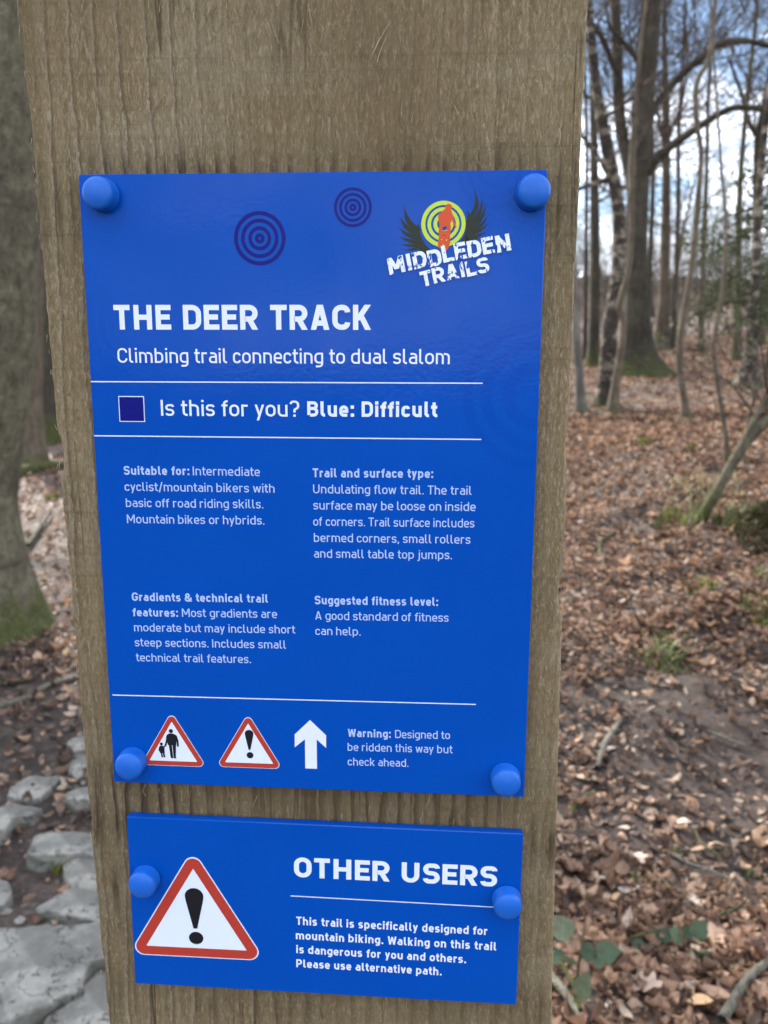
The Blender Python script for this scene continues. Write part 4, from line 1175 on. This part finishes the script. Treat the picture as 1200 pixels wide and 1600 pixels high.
# the wood beyond, where single trees no longer read apart: one mass
def far_wood():
    rg = random.Random(21); tb = Tubes()
    k = 0
    while k < 150:
        front = k < 58
        if front: d = rg.uniform(34, 70); s = rg.uniform(-.75, .85); x, y = CAM.x + d * s, CAM.y + d
        else:
            a = rg.uniform(-PI * 1.02, PI * .02); d = rg.uniform(16, 42); x, y = d * math.cos(a), d * math.sin(a) - 4
        z = ground_z(x, y); h = rg.uniform(9, 15); r = rg.uniform(.06, .15)
        p = Vector((x, y, z - .2)); dd = Vector((rg.gauss(0, .10), rg.gauss(0, .10), 1)); P, R = [p.copy()], [r * 1.2]
        for s in range(7):
            dd = (dd + rvec(rg) * .13).normalized(); p = p + dd * h / 7; P.append(p.copy()); R.append(r * (1 - s / 7.6))
        tb.add(P, R, 6)
        for c in range(19):
            t = rg.uniform(.18, 1); i = min(6, int(t * 7)); a = rg.uniform(0, 2 * PI); el = rg.uniform(0, .9)
            grow(tb, P[i].lerp(P[i + 1], t * 7 - i), Vector((math.cos(a), math.sin(a), math.tan(el))), rg.uniform(1.4, 3.4), r * .3 * (1.1 - t * .6), 0, rg, .05, .2, (5, 5) if front else (4, 3), (4, 3, 3, 3), .0038)
        k += 1
    # low brush between the trunks
    for k in range(3400):
        d = rg.uniform(21, 78); s = rg.uniform(-.7, .8); x, y = CAM.x + d * s, CAM.y + d
        z = ground_z(x, y)
        grow(tb, Vector((x, y, z)), Vector((rg.gauss(0, .3), rg.gauss(0, .3), 1)), rg.uniform(0.9, 3.6), .016, 0, rg, .03, .16, (5, 4), (3, 3, 3, 3), .0038)
    for k in range(700):
        d = rg.uniform(58, 88); s = rg.uniform(-.7, .8); x, y = CAM.x + d * s, CAM.y + d
        grow(tb, Vector((x, y, ground_z(x, y))), Vector((rg.gauss(0, .25), rg.gauss(0, .25), 1)), rg.uniform(1.5, 6.5), .035, 0, rg, .03, .16, (6, 4), (3, 3, 3, 3), .010)
    o = tb.build('distant_wood', M['farwood']); o['kind'] = 'stuff'
    tag(o, 'hazy mass of bare trunks and brush beyond the slope', 'woodland')
far_wood()

# ------------------------------------------------------------------ stones of the paved path, left
def slab(label, px, height, seed, tilt=(0, 0), name='stone_slab', mat=None, cat='stone', group='stone slabs along the path'):
    """flat stone whose top outline is given as seen; the top lies height above the soil under it"""
    rg = random.Random(seed)
    c0 = hit(sum(p[0] for p in px) / len(px), sum(p[1] for p in px) / len(px))
    zt = ground_z(c0.x, c0.y) + height
    pts = [at_z(x, y, zt) for x, y in px]
    c = sum(pts, Vector()) / len(pts)
    n = 88; m_ = len(pts); ring = []
    for k in range(n):
        t = k / n * m_; i = int(t); f = t - i
        a, b, d, e = pts[i - 1], pts[i], pts[(i + 1) % m_], pts[(i + 2) % m_]
        s = b.lerp(d, f)
        s2 = .5 * ((2 * b) + (d - a) * f + (2 * a - 5 * b + 4 * d - e) * f * f + (3 * b - a - 3 * d + e) * f ** 3)
        q_ = s.lerp(s2, .15) - c
        ring.append(q_ * (1 + .07 * mn.noise((q_.x * 16 + seed, q_.y * 16, 5.5)) + .05 * mn.noise((q_.x * 48 + seed, q_.y * 48, 1.5))))
    size = max(q.length for q in ring)
    planes = [(rg.uniform(-.05, .05), rg.uniform(-.05, .05), 0.0), (rg.uniform(-.08, .08), rg.uniform(-.08, .08), .002)]
    for k in range(9):
        an = rg.uniform(0, 2 * PI); sl_ = rg.uniform(.12, .75); rr = size * rg.uniform(.35, .85)
        planes.append((-math.cos(an) * sl_, -math.sin(an) * sl_, rr * sl_))
    V, F = [(0, 0, min(0, min(pk[2] for pk in planes)))], []
    prof = [(.10, 0), (.2, 0), (.3, 0), (.4, 0), (.5, 0), (.6, 0), (.7, 0), (.8, 0), (.88, 0), (.94, 0), (.98, -.001), (1.0, -.006), (1.01, -.03), (1.02, -.07), (1.03, -.16)]
    for r, z in prof:
        for q in ring:
            x, y = q.x * r, q.y * r
            wz = .0035 * mn.noise(((x + c.x) * 24, (y + c.y) * 24, seed))
            flat_top = min(pk[0] * x + pk[1] * y + pk[2] for pk in planes)
            wx = .010 * mn.noise((q.x * 20, q.y * 20, z * 20 + seed)) if r > .9 else 0
            V.append((x * (1 + wx * 2), y * (1 + wx * 2), z + (wz + flat_top if r < 1.02 else wz * .3) + x * tilt[0] + y * tilt[1]))
    for k in range(n): F.append((0, 1 + k, 1 + (k + 1) % n))
    for i in range(len(prof) - 1):
        for k in range(n):
            a = 1 + i * n; F.append((a + k, a + n + k, a + n + (k + 1) % n, a + (k + 1) % n))
    o = mesh_obj(name, V, F, mat or M['stone'], None, False); o.location = c
    tag(o, label, cat, group)
    return o
slab('largest grey slab at the lower left corner, cracked across its right end', [(-130, 1452), (-20, 1443), (70, 1440), (152, 1442), (190, 1448), (185, 1490), (140, 1500), (128, 1545), (90, 1552), (40, 1580), (-60, 1620), (-150, 1600)], 0.055, 1)
slab('wedge of grey stone below the cracked end of the largest slab, against the post', [(150, 1510), (230, 1500), (250, 1560), (240, 1640), (120, 1650), (60, 1610), (72, 1585), (120, 1556)], 0.040, 2, (0, 0))
slab('broad low stone just above the largest slab, touching the post', [(52, 1396), (100, 1386), (150, 1390), (210, 1400), (200, 1430), (150, 1436), (96, 1428), (56, 1414)], 0.032, 3)
slab('rough stone between the two broad slabs, half hidden by the post', [(100, 1345), (130, 1338), (190, 1340), (200, 1372), (150, 1388), (112, 1384), (98, 1366)], 0.030, 4)
slab('long grey slab lying level across the path beside the post', [(44, 1318), (56, 1302), (92, 1298), (150, 1302), (200, 1310), (190, 1330), (130, 1332), (60, 1334), (42, 1330)], 0.040, 5)
slab('rounded stone cut by the left edge of the view', [(-40, 1375), (-10, 1366), (12, 1376), (19, 1394), (6, 1408), (-40, 1416)], 0.040, 6)
slab('pale stone at the left edge with a blunt point toward the path', [(-40, 1256), (-4, 1250), (24, 1254), (66, 1262), (50, 1272), (24, 1276), (8, 1292), (-30, 1300)], 0.035, 7)
slab('pale tilted flagstone with a sharp upper edge, farthest large slab up the path', [(8, 1240), (20, 1218), (56, 1204), (100, 1202), (104, 1212), (80, 1228), (62, 1240), (34, 1246)], 0.040, 8, (0, .05))
slab('narrow pale stone behind the long slab, running to the post', [(82, 1240), (100, 1234), (150, 1228), (180, 1232), (170, 1246), (124, 1250), (96, 1248)], 0.030, 9)
slab('small pale stone farthest up the path beside the post', [(104, 1160), (116, 1150), (140, 1146), (150, 1156), (136, 1166), (112, 1170)], 0.045, 10)
slab('small dark stone buried beside the post below the farthest pale one', [(100, 1186), (124, 1178), (150, 1182), (150, 1200), (120, 1206), (102, 1200)], .03, 11)

# grit and small broken stone between the slabs
def grit():
    rg = random.Random(12); V, F = [], []
    ico = [(0, 0, 1), (.9, 0, .3), (.28, .85, .3), (-.72, .53, .3), (-.72, -.53, .3), (.28, -.85, .3), (0, 0, -.6)]
    fc = [(0, 1, 2), (0, 2, 3), (0, 3, 4), (0, 4, 5), (0, 5, 1), (6, 2, 1), (6, 3, 2), (6, 4, 3), (6, 5, 4), (6, 1, 5)]
    for k in range(3200):
        d = 1.5 + 2.6 * rg.random() ** 1.3; s = rg.uniform(-.75, -.2)
        x, y = CAM.x + d * (s - .065), CAM.y + d
        if mn.noise((x * 2.5, y * 2.5, 8)) + rg.uniform(-.3, .3) < -.05: continue
        r_ = .003 + .016 * rg.random() ** 4; z = ground_z(x, y); i = len(V)
        sx_, sy_, a = rg.uniform(.7, 1.4), rg.uniform(.7, 1.4), rg.uniform(0, 6.28)
        for p in ico:
            j = [q * rg.uniform(.75, 1.2) for q in p]; X, Y, Z = j[0] * sx_, j[1] * sy_, j[2] * .7
            V.append((x + r_ * (X * math.cos(a) - Y * math.sin(a)), y + r_ * (X * math.sin(a) + Y * math.cos(a)), z + r_ * Z))
        F += [tuple(i + q for q in f) for f in fc]
    o = mesh_obj('path_grit', V, F, M['grit'], None, False); o['kind'] = 'stuff'
    tag(o, 'grey grit and stone chips in the soil between the slabs', 'grit')
M['grit'] = leaf_mat('grit_stone', [(0.0, (0.030, 0.026, 0.022)), (0.6, (0.085, 0.077, 0.066)), (1.0, (0.24, 0.225, 0.20))], 0, 0.8, 0.3)
grit()

# ------------------------------------------------------------------ sticks, roots and log
def stick(name, label, px, mat, lift=.02, cat='stick', group=None, sides=8, seed=1):
    """fallen limb lying along the ground: pixel x, y, width"""
    P, R = [], []
    for i, (x, y, w) in enumerate(px):
        p = hit(x, y); r = w * .5 * (p - CAM).dot(cy) / FPX
        P.append(p + Vector((0, 0, lift if isinstance(lift, float) else lift[i]))); R.append(r)
    SP, SR = spline(P, R, 6)
    tb = Tubes(); b = P[0]
    tb.add([Vector(p) - b for p in SP], SR, sides, .16, seed)
    o = tb.build(name, mat); o.location = b
    return tag(o, label, cat, group)
stick('fallen_branch', 'pale lichen-covered branch curving out of the lower right corner', [(1126, 1612, 17), (1142, 1585, 16), (1158, 1558, 14), (1178, 1535, 13), (1204, 1518, 12), (1240, 1506, 11)], M['lichen'], .03)
stick('fallen_branch', 'grey crooked branch at the very bottom beside the right edge of the post', [(850, 1530, 12), (864, 1552, 13), (880, 1572, 13), (898, 1598, 12), (912, 1622, 11)], M['lichen'], .04, seed=4)
stick('fallen_stick', 'thin greenish stick rising from the bottom edge beside the post', [(905, 1615, 7), (893, 1570, 6), (872, 1535, 6), (858, 1520, 5)], M['mossy'], .06, seed=5)
stick('fallen_stick', 'pale stick lying in the muddy part of the trail near the post', [(932, 1206, 9), (944, 1168, 9), (956, 1150, 8), (970, 1128, 6)], M['lichen'], .015, seed=6)
stick('fallen_stick', 'short curved mossy stick in the mud below the pale stick', [(890, 1282, 7), (895, 1268, 8), (908, 1254, 7), (926, 1244, 5)], M['mossy'], .012, seed=7)
stick('fallen_stick', 'straight thin stick on the mud at the far right of the trail', [(1106, 1147, 4), (1132, 1158, 5), (1164, 1170, 4)], M['lichen'], .015, seed=8)
stick('fallen_stick', 'bent tan stalk lying on leaves in the middle of the lower litter', [(1084, 1306, 3), (1092, 1326, 4), (1108, 1342, 4), (1126, 1352, 3)], M['sapling'], .03, seed=9)
stick('fallen_stick', 'dark knotty twig in front of the bramble leaves at the lower right', [(1104, 1450, 7), (1130, 1438, 7), (1152, 1428, 5), (1166, 1416, 3)], M['dark'], .02, seed=10)
stick('fallen_stick', 'forked pale twig high on the trail below the slope', [(946, 894, 4), (938, 872, 5), (938, 850, 5), (958, 838, 4), (966, 826, 3)], M['sapling'], .02, seed=11)
stick('fallen_stick', 'long pale stalk leaning over the lower right litter', [(1040, 1344, 2.5), (1075, 1362, 3), (1110, 1374, 3), (1146, 1390, 2)], M['lichen'], .03, seed=12)
stick('tree_root', 'pale exposed root crossing the path on the left', [(-30, 1112, 11), (10, 1104, 12), (44, 1094, 12), (76, 1074, 9), (112, 1064, 7), (150, 1060, 5)], M['lichen'], .012, 'root', seed=13)
stick('tree_root', 'dark root lying above the pale root at the left edge', [(-40, 1078, 8), (0, 1073, 7), (30, 1068, 6), (56, 1064, 3)], M['dark'], .01, 'root', seed=14)
stick('fallen_log', 'mossy log lying across the foot of the trunks behind the massive beech', [(14, 746, 18), (34, 741, 20), (60, 735, 19), (90, 731, 16), (130, 730, 14)], bark('log_moss', (0.035, 0.03, 0.02), (0.09, 0.085, 0.045), 0.6, 3.0), .02, 'log', seed=15)
stick('fallen_branch', 'weathered bough on the leaves right of the massive beech', [(44, 858, 7), (56, 840, 8), (66, 824, 7), (78, 806, 4)], M['grey'], .03, seed=16)

# ------------------------------------------------------------------ bramble, grass and moss
def leaf_shape(ln, wd, fold=.18, bend=.2, teeth=0.06):
    """serrated oval leaf in x (length), y; grown from the origin"""
    V, F = [], []; n = 9
    for k in range(n):
        t = k / (n - 1); w = wd * .5 * (math.sin(PI * min(1, (t * .97 + .03) ** .8)) ** 1.0) * (1 + (teeth if k % 2 else -teeth)); z = -bend * ln * t * t
        V += [(t * ln, -w, z + abs(w) * fold), (t * ln, 0, z), (t * ln, w, z + abs(w) * fold)]
    for k in range(n - 1):
        for j in (0, 1): a = k * 3 + j; F.append((a, a + 3, a + 4, a + 1))
    return V, F
def bramble(label, stem_px, leaf_px, seed):
    """stem as pixels with height above ground; leaves: pixel x, y, length px, width px, distance"""
    rg = random.Random(seed)
    b = hit(stem_px[0][0], stem_px[0][1])
    Y = b.y
    P = [b] + [at(x, y, Y + dy) for x, y, dy in stem_px[1:]]
    root = thing('bramble_plant', label, 'plant', b, 'bramble plants in the leaf litter')
    tb = Tubes(); SP, SR = spline([p - b for p in P], [.0042 - .0024 * i / len(P) for i in range(len(P))], 5); tb.add(SP, SR, 6, .1, seed)
    for (x, y, ln, wd, dy, yaw) in leaf_px:
        c = at(x, y, Y + dy); k = (c - CAM).dot(cy) / FPX
        l_, w_ = ln * k * 1.12, wd * k * 1.15
        V, F = leaf_shape(l_, w_)
        o = mesh_obj('leaf', V, F, M['green'], root)
        yw = math.radians(yaw); d = Vector((math.cos(yw), 0, math.sin(yw)))
        mrot = Matrix.Rotation(-yw, 3, 'Y') @ Matrix.Rotation(math.radians(rg.uniform(30, 70)), 3, 'X')
        o.rotation_euler = mrot.to_euler()
        o.location = c - b - d * l_ * .5
        # stalk back to the nearest stem point
        st = Vector(o.location); near = min((Vector(p) for p in SP), key=lambda q: (q - st).length)
        mid = st.lerp(near, .5) + Vector((0, 0, .004))
        tb.add([near, mid, st], [.0016, .0013, .001], 4)
    tb.build('stem', M['mossy'], root)
    return root
bramble('bramble with dark oval leaves on a green stem, beside the post near the bottom',
        [(898, 1592, 0), (900, 1550, 0), (905, 1500, 0), (912, 1456, .02), (915, 1438, .03)],
        [(881, 1450, 36, 34, .03, 20), (911, 1541, 44, 27, -.02, 80), (951, 1487, 34, 30, 0, 15), (922, 1488, 26, 26, 0, -10), (889, 1500, 24, 20, .02, 160), (868, 1492, 26, 24, .04, 30), (935, 1503, 22, 18, 0, -30)], 3)
bramble('low bramble spray holding a row of seven green leaves above the litter',
        [(962, 1478, 0), (985, 1466, 0), (1010, 1458, .0), (1045, 1452, .02), (1092, 1446, .02)],
        [(969, 1470, 26, 16, 0, 10), (1001, 1477, 24, 18, -.02, 5), (1023, 1452, 26, 14, .02, 170), (1040, 1461, 26, 20, 0, 30), (1060, 1464, 30, 24, 0, -35), (1078, 1456, 22, 16, .01, 40), (1093, 1452, 30, 26, .0, 60)], 4)
bramble('two bramble leaves close together on a short stem below the row of leaves',
        [(1120, 1512, 0), (1110, 1502, 0), (1098, 1496, 0)], [(1094, 1492, 26, 20, 0, 160), (1108, 1500, 28, 22, 0, -20)], 5)

def tuft(name, label, px, py, wpx, hpx, n, mat, seed, cat='grass', flatness=.5, broad=1.0, dome=0.0):
    rg = random.Random(seed); b = hit(px, py); k = (b - CAM).dot(cy) / FPX
    V, F = [], []
    for q in range(n):
        a = rg.uniform(0, 2 * PI); rr = rg.random() ** .7 * wpx * .5 * k
        x, y = rr * math.cos(a), rr * math.sin(a) * 1.3
        z = ground_z(b.x + x, b.y + y) - b.z - .004 + dome * max(0.0, 1 - (rr / (wpx * .5 * k)) ** 2)
        d = rg.uniform(0, 2 * PI); h = hpx * k * rg.uniform(.5, 1.15); out = h * rg.uniform(.3, 1.0) * flatness * 1.6; w = rg.uniform(.0018, .0045) * broad * max(1.0, k / .0022)
        i0 = len(V)
        for s in range(4):
            t = s / 3; ox = out * t * t; ww = w * (1 - .85 * t)
            cx_, cy_, cz_ = x + ox * math.cos(d), y + ox * math.sin(d), z + h * (t - .25 * flatness * t * t)
            V += [(cx_ - ww * math.sin(d), cy_ + ww * math.cos(d), cz_), (cx_ + ww * math.sin(d), cy_ - ww * math.cos(d), cz_)]
        for s in range(3): F.append((i0 + 2 * s, i0 + 2 * s + 1, i0 + 2 * s + 3, i0 + 2 * s + 2))
    o = mesh_obj(name, V, F, mat); o.location = b
    return tag(o, label, cat)
tuft('fern_clump', 'bright green fern clump in the middle of the lit bank right of the trail', 1040, 1036, 66, 30, 90, M['grass'], 1, 'fern', .9, 1.6)
tuft('moss_cushion', 'yellow-green moss cushion just above the fern clump', 1040, 1002, 34, 10, 160, M['moss'], 2, 'moss', .6)
tuft('grass_tuft', 'mossy grass patch on the ridge of the bank, right of centre', 1094, 918, 50, 18, 140, M['moss'], 3)
tuft('grass_tuft', 'green grass at the right edge on the upper ridge of the bank', 1192, 902, 30, 20, 70, M['grass'], 4)
tuft('grass_tuft', 'green grass patch at the right edge on the lower ridge of the bank', 1186, 960, 56, 20, 120, M['moss'], 5)
tuft('mossy_hummock', 'low dark mossy hummock at the right edge beside the foot of the leaning stem', 1200, 835, 110, 11, 1500, M['darkmoss'], 20, 'mound', .9, 1.2, .16)
tuft('grass_tuft', 'grass clump beside the mossy hummock at the right edge', 1148, 815, 60, 28, 110, M['grass'], 6)
tuft('grass_tuft', 'grass growing at the foot of the leaning stem', 1088, 815, 44, 32, 80, M['grass'], 7)
tuft('grass_tuft', 'yellowish grass left of the foot of the leaning stem', 1046, 815, 40, 22, 80, M['moss'], 8)
tuft('moss_cushion', 'bright yellow-green moss cushion alone on the leafy slope', 1006, 693, 24, 10, 120, M['moss'], 9, 'moss', .6)
tuft('moss_cushion', 'small moss patch on the slope right of the bright one', 1083, 702, 26, 7, 90, M['moss'], 10, 'moss', .6)
tuft('dry_grass', 'straw-coloured dry grass on the slope beyond the leaning stem', 1095, 770, 120, 22, 160, leaf_mat('dry_grass', [(0.0, (0.26, 0.21, 0.10)), (1.0, (0.42, 0.36, 0.20))], 0.2), 11)
tuft('herb_seedling', 'bright green seedling left of centre in the lower litter', 988, 1376, 26, 16, 26, M['grass'], 12, 'herb', 1.0, 3.0)
tuft('herb_seedling', 'pale green seedling right beside the bright green one', 1024, 1384, 22, 16, 18, M['moss'], 13, 'herb', 1.0, 3.0)
tuft('herb_seedling', 'green seedling near the right edge in the lower litter', 1174, 1366, 22, 14, 20, M['grass'], 14, 'herb', 1.0, 3.0)
tuft('herb_seedling', 'light green seedling in the litter above the tan stalk', 1048, 1330, 26, 10, 18, M['grass'], 15, 'herb', 1.0, 3.0)
tuft('grass_tuft', 'grass at the bottom right behind the lichen-covered branch', 1152, 1520, 50, 16, 60, M['grass'], 16)
tuft('moss_cushion', 'yellow-green moss on the leaves right of the massive beech', 82, 778, 22, 8, 90, M['moss'], 17, 'moss', .6)
tuft('grass_tuft', 'dry tuft between the stones beside the post', 92, 1362, 14, 22, 34, M['moss'], 18)

# a few leaves that stand out from the litter
def big_leaf(label, px, py, wpx, col, yaw, seed, lobes=False, tone=None):
    rg = random.Random(seed); p = hit(px, py); k = (p - CAM).dot(cy) / FPX; ln = wpx * k * 1.25
    V, F = [], []; n = 13 if lobes else 7
    for i in range(n):
        t = i / (n - 1); w = ln * .30 * math.sin(PI * min(.99, .05 + t * .93)) ** .8
        if lobes: w *= 1 + .42 * math.cos(t * 6.5 * PI)
        z = .10 * ln * math.sin(t * 5 + seed) + .12 * ln * (t - .5) ** 2
        V += [(t * ln - ln / 2, -w * rg.uniform(.85, 1.1), z + w * .4), (t * ln - ln / 2, 0, z), (t * ln - ln / 2, w * rg.uniform(.85, 1.1), z + w * .25)]
    for i in range(n - 1):
        for j in (0, 1): a = i * 3 + j; F.append((a, a + 3, a + 4, a + 1))
    o = mesh_obj('fallen_leaf', V, F, leaf_mat('pale_leaf', [(0, col), (1, tuple(c * 1.1 for c in col))], .2, .6, .25))
    o.location = p + Vector((0, 0, .022)); o.rotation_euler = (rg.uniform(-.25, .25), rg.uniform(-.25, .25), math.radians(yaw))
    return tag(o, label, 'leaf', 'fallen leaves that stand out from the litter')
big_leaf('lobed tan oak leaf right of the row of bramble leaves', 1106, 1476, 46, (.46, .30, .20), 200, 1, True)
big_leaf('white upturned leaf in the middle of the lower litter', 1087, 1420, 24, (.44, .39, .33), 20, 2)
big_leaf('whitish curled leaf left of centre in the lower litter', 982, 1400, 26, (.44, .39, .33), -10, 3)
big_leaf('orange-tan leaf at the bottom, left of the lichen-covered branch', 1094, 1578, 36, (.50, .32, .17), 10, 4)
big_leaf('pale leaf at the top of the lower litter, below the mud', 1069, 1294, 18, (.58, .48, .38), 0, 5)
big_leaf('grey-pink lobed leaf beside the whitish curled leaf', 996, 1348, 28, (.48, .38, .31), 100, 6, True)
big_leaf('whitish leaf at the right edge below the mud', 1196, 1296, 22, (.44, .39, .33), 0, 7)
big_leaf('lobed leaf of grey-brown colour near the bottom edge, right of the bramble', 1002, 1548, 50, (.36, .26, .20), 150, 8, True)
big_leaf('orange leaf lying between the stones at the left edge', 10, 1303, 18, (.50, .32, .21), 30, 9)
big_leaf('orange leaf on the near end of the largest slab', 4, 1548, 22, (.46, .28, .16), 10, 10)
# scrap of blue plastic in the mud
p = hit(1109, 1121)
V, F = leaf_shape(.022, .018, .5, .4, .25)
o = mesh_obj('plastic_scrap', V, F, M['scrap']); o.location = p + Vector((0, 0, .012)); o.rotation_euler = (.5, .3, .7)
tag(o, 'tiny scrap of bright blue plastic on the muddy bank', 'litter')
